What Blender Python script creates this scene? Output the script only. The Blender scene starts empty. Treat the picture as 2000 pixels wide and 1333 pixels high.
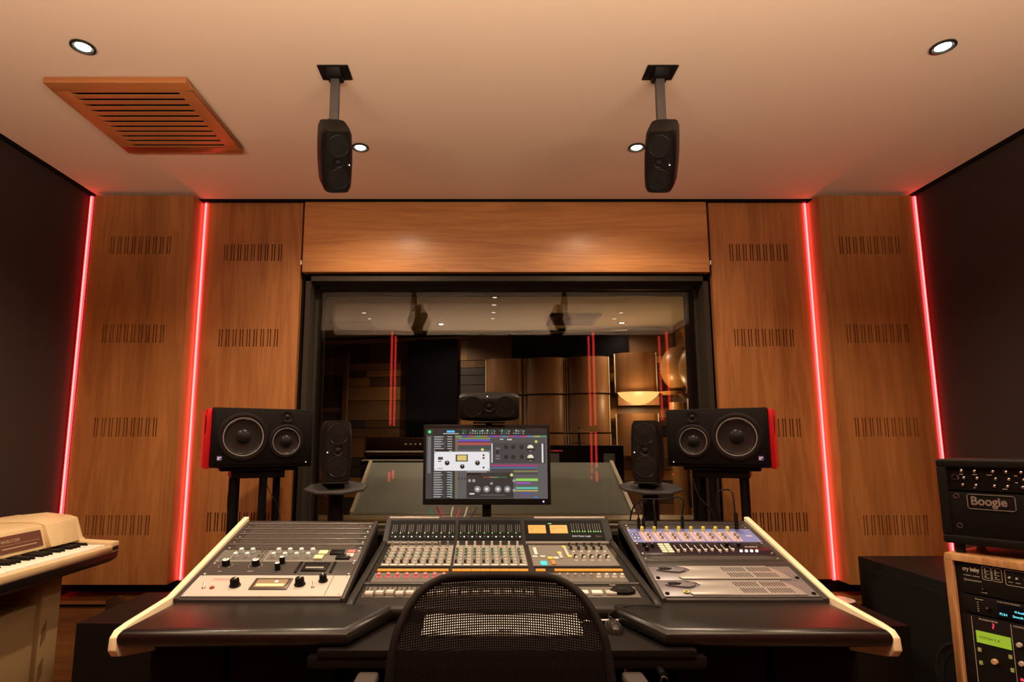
import bpy, bmesh, math, random
from mathutils import Vector, Matrix, Euler
random.seed(7)
PI = math.pi
sc = bpy.context.scene
COL = sc.collection

# ------------------------------------------------------------------ camera, world, exposure
cam_d = bpy.data.cameras.new('camera')
cam = bpy.data.objects.new('camera', cam_d); COL.objects.link(cam)
cam_d.sensor_fit = 'HORIZONTAL'; cam_d.sensor_width = 36.0
cam_d.lens = 1140.0 / 2000.0 * 36.0
cam_d.shift_x = (1000 - 941) / 2000.0
cam_d.shift_y = (706.6 - 666.5) / 2000.0
cam_d.clip_start = 0.05
cam.location = (0, 0, 1.25)
cam.rotation_euler = (PI / 2 + math.radians(7.96), 0, 0)
sc.camera = cam
sc.view_settings.view_transform = 'Standard'
sc.view_settings.look = 'None'
sc.view_settings.gamma = 1.0
sc.view_settings.use_curve_mapping = False
sc.view_settings.exposure = 0.0
w = bpy.data.worlds.new('world'); sc.world = w; w.use_nodes = True
w.node_tree.nodes['Background'].inputs[0].default_value = (0.05, 0.035, 0.025, 1)
w.node_tree.nodes['Background'].inputs[1].default_value = 0.0
WARM = (1.0, 0.76, 0.52)
# control room downlights: (x, y, spot power)
DOWN = [(-1.47, 1.97, 110), (1.70, 1.97, 70), (-0.60, 2.71, 105), (0.765, 2.71, 92),
        (0.13, 1.30, 26), (0.13, 0.62, 30), (-1.32, 0.60, 60), (1.56, 0.60, 60)]
LIVE = [(-0.48, 5.55, 48), (-0.50, 7.03, 45), (1.77, 5.53, 26), (1.70, 6.95, 22)]
FILL_POWER = 262.0
LED_STRENGTH = 11.0

# ------------------------------------------------------------------ materials
MATS = {}
def mat(name, col, rough=0.5, metal=0.0, spec=0.08, emit=None, es=0.0, coat=0.0, noise=0.0, nscale=60, bump=0.0, alpha=None):
    if name in MATS: return MATS[name]
    m = bpy.data.materials.new(name); m.use_nodes = True
    nt = m.node_tree; b = nt.nodes['Principled BSDF']
    b.inputs['Base Color'].default_value = (*col, 1)
    b.inputs['Roughness'].default_value = rough
    b.inputs['Metallic'].default_value = metal
    b.inputs['Specular IOR Level'].default_value = spec
    b.inputs['Coat Weight'].default_value = coat
    if emit is not None:
        b.inputs['Emission Color'].default_value = (*emit, 1)
        b.inputs['Emission Strength'].default_value = es
    tc = nt.nodes.new('ShaderNodeTexCoord')
    nz = nt.nodes.new('ShaderNodeTexNoise'); nz.inputs['Scale'].default_value = nscale; nz.inputs['Detail'].default_value = 4
    nt.links.new(tc.outputs['Object'], nz.inputs['Vector'])
    if noise > 0:
        mx = nt.nodes.new('ShaderNodeMix'); mx.data_type = 'RGBA'
        mx.inputs[6].default_value = (*[c * (1 - noise) for c in col], 1)
        mx.inputs[7].default_value = (*[min(1, c * (1 + noise)) for c in col], 1)
        nt.links.new(nz.outputs['Fac'], mx.inputs[0]); nt.links.new(mx.outputs[2], b.inputs['Base Color'])
    if bump > 0:
        bp = nt.nodes.new('ShaderNodeBump'); bp.inputs['Strength'].default_value = bump; bp.inputs['Distance'].default_value = 0.002
        nt.links.new(nz.outputs['Fac'], bp.inputs['Height']); nt.links.new(bp.outputs[0], b.inputs['Normal'])
    MATS[name] = m; return m

def wood(name, dark, light, axis='Z', rough=0.4, scale=1.0, seed=0.0, coat=0.15, figure=0.35):
    if name in MATS: return MATS[name]
    m = bpy.data.materials.new(name); m.use_nodes = True
    nt = m.node_tree; b = nt.nodes['Principled BSDF']; N = nt.nodes.new; L = nt.links.new
    tc = N('ShaderNodeTexCoord'); mp = N('ShaderNodeMapping')
    s = {'X': (0.35, 5, 5), 'Y': (5, 0.35, 5), 'Z': (5, 5, 0.35)}[axis]
    mp.inputs['Scale'].default_value = tuple(v * scale for v in s)
    mp.inputs['Location'].default_value = (seed, seed * 1.7, seed * 0.6)
    L(tc.outputs['Object'], mp.inputs['Vector'])
    n1 = N('ShaderNodeTexNoise'); n1.inputs['Scale'].default_value = 2.2; n1.inputs['Detail'].default_value = 3; n1.inputs['Distortion'].default_value = 0.5
    L(mp.outputs[0], n1.inputs['Vector'])
    wv = N('ShaderNodeMath'); wv.operation = 'MULTIPLY'; wv.inputs[1].default_value = 34
    L(n1.outputs['Fac'], wv.inputs[0])
    sn = N('ShaderNodeMath'); sn.operation = 'SINE'; L(wv.outputs[0], sn.inputs[0])
    n2 = N('ShaderNodeTexNoise'); n2.inputs['Scale'].default_value = 22; n2.inputs['Detail'].default_value = 5
    mp2 = N('ShaderNodeMapping'); mp2.inputs['Scale'].default_value = tuple(v ** 1.25 * scale for v in s)
    L(tc.outputs['Object'], mp2.inputs['Vector']); L(mp2.outputs[0], n2.inputs['Vector'])
    n3 = N('ShaderNodeTexNoise'); n3.inputs['Scale'].default_value = 1.1; n3.inputs['Detail'].default_value = 2
    L(mp.outputs[0], n3.inputs['Vector'])
    a1 = N('ShaderNodeMath'); a1.operation = 'MULTIPLY_ADD'; a1.inputs[1].default_value = figure * 0.22; a1.inputs[2].default_value = 0.0
    L(sn.outputs[0], a1.inputs[0])
    a2 = N('ShaderNodeMath'); a2.operation = 'MULTIPLY_ADD'; a2.inputs[1].default_value = 0.45
    L(n2.outputs['Fac'], a2.inputs[0]); L(a1.outputs[0], a2.inputs[2])
    a3 = N('ShaderNodeMath'); a3.operation = 'MULTIPLY_ADD'; a3.inputs[1].default_value = 0.75
    L(n3.outputs['Fac'], a3.inputs[0]); L(a2.outputs[0], a3.inputs[2])
    cr = N('ShaderNodeValToRGB'); cr.color_ramp.elements[0].position = 0.35; cr.color_ramp.elements[1].position = 0.85
    cr.color_ramp.elements[0].color = (*dark, 1); cr.color_ramp.elements[1].color = (*light, 1)
    L(a3.outputs[0], cr.inputs['Fac']); L(cr.outputs[0], b.inputs['Base Color'])
    b.inputs['Roughness'].default_value = rough; b.inputs['Coat Weight'].default_value = coat; b.inputs['Coat Roughness'].default_value = 0.3
    MATS[name] = m; return m

def glow(name, col, s):
    if name in MATS: return MATS[name]
    m = bpy.data.materials.new(name); m.use_nodes = True
    b = m.node_tree.nodes['Principled BSDF']
    b.inputs['Base Color'].default_value = (0.02, 0.02, 0.02, 1)
    b.inputs['Emission Color'].default_value = (*col, 1); b.inputs['Emission Strength'].default_value = s
    MATS[name] = m; return m

def glass(name, ior=1.5, tint=(1, 1, 1)):
    m = bpy.data.materials.new(name); m.use_nodes = True; nt = m.node_tree; nt.nodes.clear(); N = nt.nodes.new
    o = N('ShaderNodeOutputMaterial'); mx = N('ShaderNodeMixShader'); t = N('ShaderNodeBsdfTransparent'); g = N('ShaderNodeBsdfGlossy'); f = N('ShaderNodeFresnel')
    g.inputs['Roughness'].default_value = 0.0; f.inputs['IOR'].default_value = ior; t.inputs[0].default_value = (*tint, 1)
    nt.links.new(f.outputs[0], mx.inputs[0]); nt.links.new(t.outputs[0], mx.inputs[1]); nt.links.new(g.outputs[0], mx.inputs[2]); nt.links.new(mx.outputs[0], o.inputs[0])
    MATS[name] = m; return m

# wood families
PD, PLT = (0.24, 0.085, 0.022), (0.46, 0.19, 0.058)
W_PANEL = [wood('cherry_veneer_%d' % i, PD, PLT, 'Z', seed=3.1 * i + 1) for i in range(4)]
W_SOFFIT = wood('cherry_veneer_wide', (0.33, 0.125, 0.042), (0.60, 0.28, 0.10), 'X', seed=9.2)
W_VENT = wood('vent_wood', (0.34, 0.115, 0.032), (0.48, 0.19, 0.06), 'X', seed=4, figure=0.1)
W_SKIRT = wood('skirting_wood', (0.22, 0.08, 0.025), (0.42, 0.17, 0.05), 'X', seed=6)
W_FLOOR = wood('floor_wood', (0.07, 0.03, 0.012), (0.17, 0.075, 0.03), 'Y', seed=2, rough=0.35)
W_CHEEK = wood('pale_birch_ply', (0.74, 0.60, 0.38), (0.88, 0.76, 0.54), 'Y', seed=8, figure=0.15)
W_PLY = wood('birch_ply_case', (0.34, 0.17, 0.065), (0.58, 0.34, 0.15), 'Z', scale=3, seed=5, figure=0.6)
W_LIVE = [wood('live_board_%d' % i, d, l, 'X', seed=i * 2.3, figure=0.2) for i, (d, l) in enumerate([((0.16, 0.075, 0.025), (0.30, 0.15, 0.05)), ((0.32, 0.155, 0.045), (0.50, 0.26, 0.08)), ((0.04, 0.032, 0.03), (0.07, 0.055, 0.05)), ((0.10, 0.05, 0.022), (0.2, 0.10, 0.04))])]
W_DIFF = wood('diffuser_wood', (0.18, 0.08, 0.032), (0.32, 0.16, 0.065), 'Z', seed=12, figure=0.2)
M_CEIL = mat('ceiling_fabric', (0.76, 0.59, 0.46), 0.9, noise=0.04, nscale=400, spec=0.1)
M_FAB = mat('dark_wall_fabric', (0.040, 0.026, 0.024), 0.95, noise=0.15, nscale=300, spec=0.1)
M_GAP = mat('shadow_gap_black', (0.006, 0.005, 0.005), 0.9, spec=0.1)
M_FRAME = mat('window_frame_dark', (0.035, 0.028, 0.022), 0.5)
M_BLACK = mat('satin_black', (0.008, 0.007, 0.007), 0.45, noise=0.2)
M_BLKPL = mat('speaker_black_plastic', (0.009, 0.0075, 0.0075), 0.4, spec=.2, noise=0.1, nscale=300)
M_BAFFLE = mat('speaker_baffle', (0.008, 0.0065, 0.007), 0.5, noise=0.15, nscale=500)
M_CONE = mat('speaker_cone', (0.010, 0.009, 0.009), 0.35, spec=0.4)
M_RUBBER = mat('rubber_surround', (0.016, 0.015, 0.015), 0.3)
M_RIM = mat('rim_highlight_grey', (0.34, 0.32, 0.30), 0.3, 0.35, spec=.5)  # light grey base imitates the highlight on the driver rims
M_RED = mat('red_lacquer', (0.55, 0.012, 0.018), 0.35)
M_STEEL = mat('brushed_steel', (0.55, 0.52, 0.48), 0.3, 1.0)
M_CHROME = mat('chrome', (0.8, 0.78, 0.74), 0.12, 1.0)
M_GUN = mat('gunmetal', (0.11, 0.10, 0.10), 0.38, 0.4, noise=0.1)
M_CONS = mat('console_grey', (0.028, 0.0255, 0.024), 0.42, 0.2, noise=0.1, nscale=200)
M_PANEL = mat('console_panel_grey', (0.14, 0.13, 0.115), 0.4, 0.1, noise=0.1)
M_LEATH = mat('black_leather', (0.006, 0.0045, 0.0042), 0.34, spec=0.5, noise=0.2, nscale=120, bump=0.12)
M_DESK = mat('desk_black', (0.008, 0.006, 0.0055), 0.5, noise=0.2)
M_RACK = mat('rack_frame_grey', (0.045, 0.040, 0.038), 0.42, 0.2)
M_VENT = mat('rack_vent_mesh', (0.085, 0.072, 0.066), 0.5, 0.2)
M_WHITE = mat('white_plastic', (0.8, 0.78, 0.74), 0.35)
M_SILVER = mat('silver_faceplate', (0.30, 0.285, 0.27), 0.36, 0.25)
M_CREAMM = mat('cream_lettering', (0.75, 0.70, 0.62), 0.5)
M_PIANO = mat('cream_abs', (0.62, 0.47, 0.27), 0.45, noise=0.08, nscale=30)
M_PIANO2 = mat('tan_stand_vinyl', (0.30, 0.20, 0.10), 0.55, noise=0.1, nscale=200)
M_BROWN = mat('brown_faceplate', (0.14, 0.06, 0.045), 0.4, 0.2)
M_KEYW = mat('ivory_key', (0.82, 0.76, 0.66), 0.3)
M_KEYB = mat('ebony_key', (0.012, 0.011, 0.011), 0.25)
M_CABLE = mat('black_cable', (0.012, 0.011, 0.011), 0.4)
M_TOLEX = mat('black_tolex', (0.009, 0.008, 0.008), 0.5, bump=0.3, nscale=500)
M_GRILLE = mat('grille_cloth', (0.010, 0.009, 0.009), 0.8, noise=0.4, nscale=900)

# ------------------------------------------------------------------ mesh builder
class G:
    def __init__(s): s.v = []; s.f = []; s.m = []
    def add(s, vs, fs, m=0, T=None):
        o = len(s.v)
        s.v += [tuple(T @ Vector(p)) if T is not None else tuple(p) for p in vs]
        for f in fs: s.f.append(tuple(o + i for i in f)); s.m.append(m)
        return s
    def box(s, x0, x1, y0, y1, z0, z1, m=0, T=None):
        return s.add([(x0, y0, z0), (x1, y0, z0), (x1, y1, z0), (x0, y1, z0), (x0, y0, z1), (x1, y0, z1), (x1, y1, z1), (x0, y1, z1)],
                     [(0, 3, 2, 1), (4, 5, 6, 7), (0, 1, 5, 4), (1, 2, 6, 5), (2, 3, 7, 6), (3, 0, 4, 7)], m, T)
    def quad(s, a, b, c, d, m=0, T=None): return s.add([a, b, c, d], [(0, 1, 2, 3)], m, T)
    def prism(s, poly, a, b, axis='x', m=0, T=None):
        n = len(poly)
        def P(p, t): return {'x': (t, p[0], p[1]), 'y': (p[0], t, p[1]), 'z': (p[0], p[1], t)}[axis]
        vs = [P(p, a) for p in poly] + [P(p, b) for p in poly]
        fs = [tuple(range(n))[::-1], tuple(range(n, 2 * n))] + [(i, (i + 1) % n, n + (i + 1) % n, n + i) for i in range(n)]
        return s.add(vs, fs, m, T)
    def lathe(s, prof, seg=24, m=0, T=None, closed=True):
        # prof: (r, h) points, axis +z
        vs = []; fs = []
        for r, h in prof:
            for k in range(seg):
                a = 2 * PI * k / seg; vs.append((r * math.cos(a), r * math.sin(a), h))
        for i in range(len(prof) - 1):
            for k in range(seg):
                k2 = (k + 1) % seg; fs.append((i * seg + k, i * seg + k2, (i + 1) * seg + k2, (i + 1) * seg + k))
        if closed:
            fs.append(tuple(range(seg))[::-1]); fs.append(tuple(range((len(prof) - 1) * seg, len(prof) * seg)))
        return s.add(vs, fs, m, T)
    def cyl(s, p0, p1, r, seg=12, m=0, r1=None, T=None):
        p0 = Vector(p0); p1 = Vector(p1); d = p1 - p0; q = d.to_track_quat('Z', 'Y').to_matrix().to_4x4()
        q.translation = p0
        if T is not None: q = T @ q
        return s.lathe([(r, 0), (r if r1 is None else r1, d.length)], seg, m, q)
    def tube(s, pts, r, seg=8, m=0, closed=False, T=None):
        pts = [Vector(p) for p in pts]; n = len(pts); vs = []; fs = []
        up = Vector((0, 0, 1))
        for i, p in enumerate(pts):
            if closed: t = pts[(i + 1) % n] - pts[i - 1]
            else: t = pts[min(i + 1, n - 1)] - pts[max(i - 1, 0)]
            t.normalize()
            a = t.cross(up)
            if a.length < 1e-3: a = t.cross(Vector((0, 1, 0)))
            a.normalize(); b = t.cross(a)
            for k in range(seg):
                an = 2 * PI * k / seg; vs.append(p + a * math.cos(an) * r + b * math.sin(an) * r)
        m_ = n if closed else n - 1
        for i in range(m_):
            for k in range(seg):
                k2 = (k + 1) % seg; j = (i + 1) % n
                fs.append((i * seg + k, i * seg + k2, j * seg + k2, j * seg + k))
        if not closed: fs.append(tuple(range(seg))); fs.append(tuple(range((n - 1) * seg, n * seg))[::-1])
        return s.add(vs, fs, m, T)

def smooth_path(pts, n=8):
    pts = [Vector(p) for p in pts]; out = []
    for i in range(len(pts) - 1):
        p0 = pts[max(i - 1, 0)]; p1 = pts[i]; p2 = pts[i + 1]; p3 = pts[min(i + 2, len(pts) - 1)]
        for k in range(n):
            t = k / n
            out.append(0.5 * ((2 * p1) + (-p0 + p2) * t + (2 * p0 - 5 * p1 + 4 * p2 - p3) * t * t + (-p0 + 3 * p1 - 3 * p2 + p3) * t ** 3))
    out.append(pts[-1]); return out

def mk(name, g, mats, parent=None, bevel=0.0, bseg=2, smooth=True, loc=None, rot=None):
    me = bpy.data.meshes.new(name)
    me.from_pydata([tuple(v) for v in g.v], [], g.f)
    if not isinstance(mats, (list, tuple)): mats = [mats]
    for m in mats: me.materials.append(m)
    me.polygons.foreach_set('material_index', g.m)
    bm = bmesh.new(); bm.from_mesh(me); bmesh.ops.recalc_face_normals(bm, faces=bm.faces)
    if bevel > 0:
        bmesh.ops.remove_doubles(bm, verts=bm.verts, dist=1e-6)
        es = [e for e in bm.edges if len(e.link_faces) == 2 and e.calc_face_angle(0) > 0.5]
        bmesh.ops.bevel(bm, geom=es, offset=bevel, segments=bseg, affect='EDGES', clamp_overlap=True, profile=0.5)
    bm.to_mesh(me); bm.free()
    if smooth:
        me.polygons.foreach_set('use_smooth', [True] * len(me.polygons))
        me.set_sharp_from_angle(angle=math.radians(38))
    o = bpy.data.objects.new(name, me); COL.objects.link(o)
    if parent is not None: o.parent = parent
    if loc is not None: o.location = loc
    if rot is not None: o.rotation_euler = rot
    return o

def tag(o, label, cat, group=None):
    o['label'] = label; o['category'] = cat
    if group: o['group'] = group
    return o
def thing(name, label, cat, loc=(0, 0, 0), rot=(0, 0, 0), group=None, M=None):
    o = bpy.data.objects.new(name, None); COL.objects.link(o); o.empty_display_size = 0.05
    if M is not None: o.matrix_world = M
    else: o.location = loc; o.rotation_euler = rot
    return tag(o, label, cat, group)
def struct(name, g, mats, bevel=0.0, smooth=False, parent=None):
    o = mk(name, g, mats, parent, bevel=bevel, smooth=smooth)
    if parent is None: o['kind'] = 'structure'
    return o
def dup(root, loc, rot=None, label=None):
    r = root.copy(); COL.objects.link(r); r.location = loc
    if rot is not None: r.rotation_euler = rot
    if label: r['label'] = label
    for ch in list(root.children):
        c = ch.copy(); COL.objects.link(c); c.parent = r
        for g2 in ch.children:
            d = g2.copy(); COL.objects.link(d); d.parent = c
    return r
def copy_child(o, loc, parent=None):
    c = o.copy(); COL.objects.link(c); c.parent = parent or o.parent; c.location = loc
    return c
def text(name, body, size, m, parent, T, ext=0.0003, align='LEFT', bold=0.0, sx=1.0, spacing=1.0):
    cu = bpy.data.curves.new(name, 'FONT'); cu.body = body; cu.size = size; cu.extrude = ext; cu.align_x = align; cu.offset = bold
    cu.resolution_u = 3; cu.space_character = spacing
    cu.materials.append(m)
    tmp = bpy.data.objects.new(name, cu); COL.objects.link(tmp)
    bpy.context.view_layer.update()
    me = bpy.data.meshes.new_from_object(tmp.evaluated_get(bpy.context.evaluated_depsgraph_get()))
    bpy.data.objects.remove(tmp); bpy.data.curves.remove(cu)
    me.materials.clear(); me.materials.append(m)
    o = bpy.data.objects.new(name, me); COL.objects.link(o)
    if parent is not None: o.parent = parent
    o.matrix_local = T @ Matrix.Diagonal((sx, 1, 1, 1))
    return o
def Tm(loc, rx=0, ry=0, rz=0): return Matrix.Translation(loc) @ Euler((rx, ry, rz)).to_matrix().to_4x4()
# face orientation: text/flat art laid on a plane whose local x = right, y = up, z = towards viewer (-Y world)
FRONT = Euler((PI / 2, 0, 0)).to_matrix().to_4x4()

# ------------------------------------------------------------------ room shell
XL, XR, CE, YB = -2.29, 2.535, 2.70, -0.46
g = G().box(XL - .1, XR + .1, YB - .1, 3.7, -0.1, 0); struct('floor', g, W_FLOOR)
g = G().box(XL + .015, XR - .015, YB, 3.7, CE, CE + .1); struct('ceiling', g, M_CEIL)
g = G().box(XL - .1, XL, YB - .1, 3.8, 0, CE + .1); struct('wall_left', g, M_FAB)
g = G().box(XR, XR + .1, YB - .1, 3.8, 0, CE + .1); struct('wall_right', g, M_FAB)
g = G().box(XL, XR, YB - .1, YB, 0, CE + .1); struct('wall_back', g, mat('rear_wall_black_fabric', (0.008, 0.006, 0.006), 0.95, spec=0.0))
# front wall: dark carcass behind the panels, with the window opening
WX0, WX1, WZ0, WZ1 = -1.045, 1.345, 0.74, 2.235
g = G()
g.box(XL, WX0, 3.40, 3.74, 0, CE + .1); g.box(WX1, XR, 3.40, 3.74, 0, CE + .1)
g.box(WX0, WX1, 3.40, 3.74, WZ1, CE + .1); g.box(WX0, WX1, 3.40, 3.74, 0, WZ0)
struct('wall_front', g, M_GAP)
g = G().box(XL, XL + .018, YB, 3.4, CE - .018, CE + .001); struct('trim_1', g, M_GAP)
g = G().box(XR - .018, XR, YB, 3.4, CE - .018, CE + .001); struct('trim_2', g, M_GAP)
g = G().box(XL + .018, XR - .018, 3.33, 3.4, CE - .012, CE + .001); struct('trim_3', g, M_GAP)
# skirting bench below the panels
g = G().box(XL, XR, 3.30, 3.40, 0, 0.375); g.box(XL, XR, 3.285, 3.40, 0.39, 0.43)
struct('baseboard_front', g, W_SKIRT, bevel=.002)
g = G().box(XL, XR, 3.31, 3.40, 0.375, 0.39); struct('trim_4', g, M_GAP)

def slotted_panel(name, x0, x1, yf, z0, z1, rows, label, m, depth):
    root = thing(name, label, 'wall panel', ((x0 + x1) / 2, yf, z0))
    cx = (x0 + x1) / 2; hw = (x1 - x0) / 2; h = z1 - z0
    xs = [-hw]; sl = []
    n = 9; pitch = .0405; st = -pitch * (n - 1) / 2
    for k in range(n):
        for d in (-.0075, .0075):
            c = st + k * pitch + d; xs += [c - .0032, c + .0032]
    xs.append(hw)
    g = G(); zs = [0]
    for r in sorted(rows): zs += [r - .052 - z0, r + .052 - z0]
    zs.append(h)
    for j in range(len(zs) - 1):
        if j % 2 == 0: g.quad((-hw, 0, zs[j]), (hw, 0, zs[j]), (hw, 0, zs[j + 1]), (-hw, 0, zs[j + 1]))
        else:
            for i in range(len(xs) - 1):
                if i % 2 == 0: g.quad((xs[i], 0, zs[j]), (xs[i + 1], 0, zs[j]), (xs[i + 1], 0, zs[j + 1]), (xs[i], 0, zs[j + 1]))
                else:   # walls of the slot
                    g.quad((xs[i], 0, zs[j]), (xs[i], .016, zs[j]), (xs[i], .016, zs[j + 1]), (xs[i], 0, zs[j + 1]))
                    g.quad((xs[i + 1], 0, zs[j]), (xs[i + 1], .016, zs[j]), (xs[i + 1], .016, zs[j + 1]), (xs[i + 1], 0, zs[j + 1]))
    # sides, top and bottom
    g.quad((-hw, 0, 0), (-hw, depth, 0), (-hw, depth, h), (-hw, 0, h)); g.quad((hw, 0, 0), (hw, depth, 0), (hw, depth, h), (hw, 0, h))
    g.quad((-hw, 0, 0), (hw, 0, 0), (hw, depth, 0), (-hw, depth, 0)); g.quad((-hw, 0, h), (hw, 0, h), (hw, depth, h), (-hw, depth, h))
    mk('board', g, m, root, smooth=False)
    g = G().box(-hw + .004, hw - .004, .016, .03, .004, h - .004); mk('backing', g, M_GAP, root, smooth=False)
    return root
ROWS = [2.377, 1.860, 1.337, 0.812]
slotted_panel('acoustic_panel', -2.250, -1.672, 3.23, .505, 2.678, ROWS, 'outermost left cherry wood wall panel with slotted vents, standing proud beside dark wall', W_PANEL[0], .13)
slotted_panel('acoustic_panel', -1.653, -1.078, 3.36, .505, 2.690, ROWS, 'recessed slotted cherry wood wall panel directly left of the window', W_PANEL[1], .04)
slotted_panel('acoustic_panel', 1.367, 1.936, 3.36, .505, 2.690, ROWS, 'recessed slotted cherry wood wall panel directly right of the window', W_PANEL[2], .04)
slotted_panel('acoustic_panel', 1.955, 2.500, 3.23, .505, 2.678, ROWS, 'outermost right cherry wood wall panel with slotted vents, standing proud beside dark wall', W_PANEL[3], .13)
g = G().box(-1.064, 1.349, 3.345, 3.40, 2.253, 2.690)
tag(mk('soffit_panel', g, W_SOFFIT, bevel=.003), 'wide plain wooden panel with horizontal grain above the window', 'wall panel')
for x in (-1.073, 1.358):
    g = G().box(x - .004, x + .004, 3.35, 3.39, 2.30, 2.325)
    tag(mk('panel_clip', g, M_CREAMM), 'small pale clip in the gap at the %s end of the panel above the window' % ('left' if x < 0 else 'right'), 'clip')

# LED strips: thin diffuser in a black channel
M_LED = glow('red_led_diffuser', (1.0, 0.012, 0.02), LED_STRENGTH)
M_LEDC = glow('red_led_core', (1.0, 0.06, 0.045), LED_STRENGTH)
def led(x, y, z0, z1, label, hw=.0075, face=-1):
    root = thing('led_strip', label, 'LED light strip', (x, y, z0), group='red LED strips')
    g = G().box(-hw, hw, 0 if face > 0 else -.012, .012 if face > 0 else 0, 0, z1 - z0); mk('diffuser', g, M_LED, root, smooth=False)
    yy = .0125 * face
    g = G().box(-hw * .62, hw * .62, min(yy, 0), max(yy, 0), .004, z1 - z0 - .004); mk('light_core', g, M_LEDC, root, smooth=False)
    return root
led(-2.266, 3.236, .50, 2.672, 'red glowing strip between left dark fabric wall and wood panel')
led(-1.662, 3.364, .50, 2.686, 'red glowing strip in the step between the two left wood panels')
led(1.946, 3.364, .50, 2.686, 'red glowing strip in the step between the two right wood panels')
led(2.514, 3.236, .50, 2.672, 'red glowing strip between right dark fabric wall and wood panel')
for x in (-2.16, -1.16, 1.44, 2.39):
    led(x, YB + .02, .51, 2.68, 'red strip on the rear wall reflected in the window glass, %s' % {-2.16: 'far left', -1.16: 'inner left', 1.44: 'inner right', 2.39: 'far right'}[x], face=1, hw=.015)

# window
g = G()
for (a, b, c, d) in ((WX0, WX0 + .03, WZ0, WZ1), (WX1 - .03, WX1, WZ0, WZ1), (WX0, WX1, WZ1 - .03, WZ1), (WX0, WX1, WZ0, WZ0 + .02)):
    g.box(a, b, 3.37, 3.72, c, d)
for y in (3.5, 3.66):
    for (a, b, c, d) in ((WX0 + .03, WX0 + .045, WZ0, WZ1), (WX1 - .045, WX1 - .03, WZ0, WZ1), (WX0, WX1, WZ1 - .05, WZ1 - .03), (WX0, WX1, WZ0 + .02, WZ0 + .035)):
        g.box(a, b, y - .012, y + .012, c, d)
win = struct('window_1', g, M_FRAME)
M_GLASS = glass('pane_glass', 1.47)
for y in (3.5, 3.66):
    g = G().quad((WX0 + .03, y, WZ0 + .02), (WX1 - .03, y, WZ0 + .02), (WX1 - .03, y, WZ1 - .03), (WX0 + .03, y, WZ1 - .03))
    struct('window_pane', g, M_GLASS, parent=win)
g = G().box(WX0 + .03, WX1 - .03, 3.52, 3.64, WZ0 + .02, WZ0 + .028); struct('window_sill', g, W_CHEEK, parent=win)

# ------------------------------------------------------------------ lights
def spot(x, y, z, power, size=125, blend=1.0, col=WARM, r=0.03):
    d = bpy.data.lights.new('lamp_light', 'SPOT'); d.energy = power; d.spot_size = math.radians(size); d.spot_blend = blend; d.color = col; d.shadow_soft_size = r
    o = bpy.data.objects.new('lamp_light', d); COL.objects.link(o); o.location = (x, y, z); return o
M_BULB = glow('downlight_glow', (1.0, 0.86, 0.66), 30)
M_BULB2 = glow('downlight_glow_live', (1.0, 0.86, 0.66), 9)
M_DLRING = mat('downlight_ring', (0.06, 0.07, 0.065), 0.25, 0.8)
def downlight(x, y, power, label, group, bulb=M_BULB, r=.042, z=CE, size=125, col=WARM):
    root = thing('downlight', label, 'downlight', (x, y, z), group=group)
    prof = [(r, -.001), (r, -.006), (r * .82, -.008), (r * .70, -.002), (r * .1, -.001)]
    g = G().lathe(prof, 28, closed=False); mk('ring', g, M_DLRING, root)
    g = G().lathe([(r * .62, -.0035), (r * .4, -.009), (r * .001, -.011)], 24, closed=False); mk('bulb', g, bulb, root)
    s = spot(x, y, z - .03, power, size, col=col); s.parent = root; s.location = (0, 0, -.03)
    return root
GD = 'control room ceiling downlights'
lab = ['glowing round recessed downlight at the upper left of the ceiling', 'glowing round recessed downlight at the upper right of the ceiling',
       'recessed downlight half hidden behind the left hanging speaker', 'recessed downlight half hidden behind the right hanging speaker',
       'ceiling downlight above the console, seen reflected in the window', 'ceiling downlight above the chair, seen reflected in the window',
       'rear left ceiling downlight, seen reflected in the window', 'rear right ceiling downlight, seen reflected in the window']
for (x, y, p), l in zip(DOWN, lab): downlight(x, y, p, l, GD, size=155 if y > 2.5 else 130)
lab = ['small ceiling downlight near the window in left half of the room beyond', 'small ceiling downlight above the tall black curtain beyond the window',
       'small ceiling downlight near the window at the right of the room beyond', 'small ceiling downlight above the wood panel lamp beyond the window']
for (x, y, p), l in zip(LIVE, lab): downlight(x, y, p, l, 'ceiling downlights beyond the window', M_BULB2, r=.05, size=155)

# added trough light, unseen behind the camera, put in to brighten the ceiling
root = thing('added_ceiling_fill', 'added black trough fill light behind the camera, unseen, brightening the ceiling', 'added fill light', (0.12, YB + .10, 1.45))
g = G().prism([(-.10, .02), (-.10, -.06), (.03, -.06), (.07, .0), (.07, .02), (.06, .02), (.06, .0), (.025, -.05), (-.09, -.05), (-.09, .02)], -1.9, 1.9, 'x')
mk('trough', g, M_GAP, root)
d = bpy.data.lights.new('lamp_light', 'AREA'); d.shape = 'RECTANGLE'; d.size = 3.7; d.size_y = .07; d.energy = FILL_POWER; d.color = (1, .80, .58)
o = bpy.data.objects.new('lamp_light', d); COL.objects.link(o); o.parent = root; o.location = (0, -.012, -.021); o.rotation_euler = (PI - math.radians(48), 0, 0)

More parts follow.
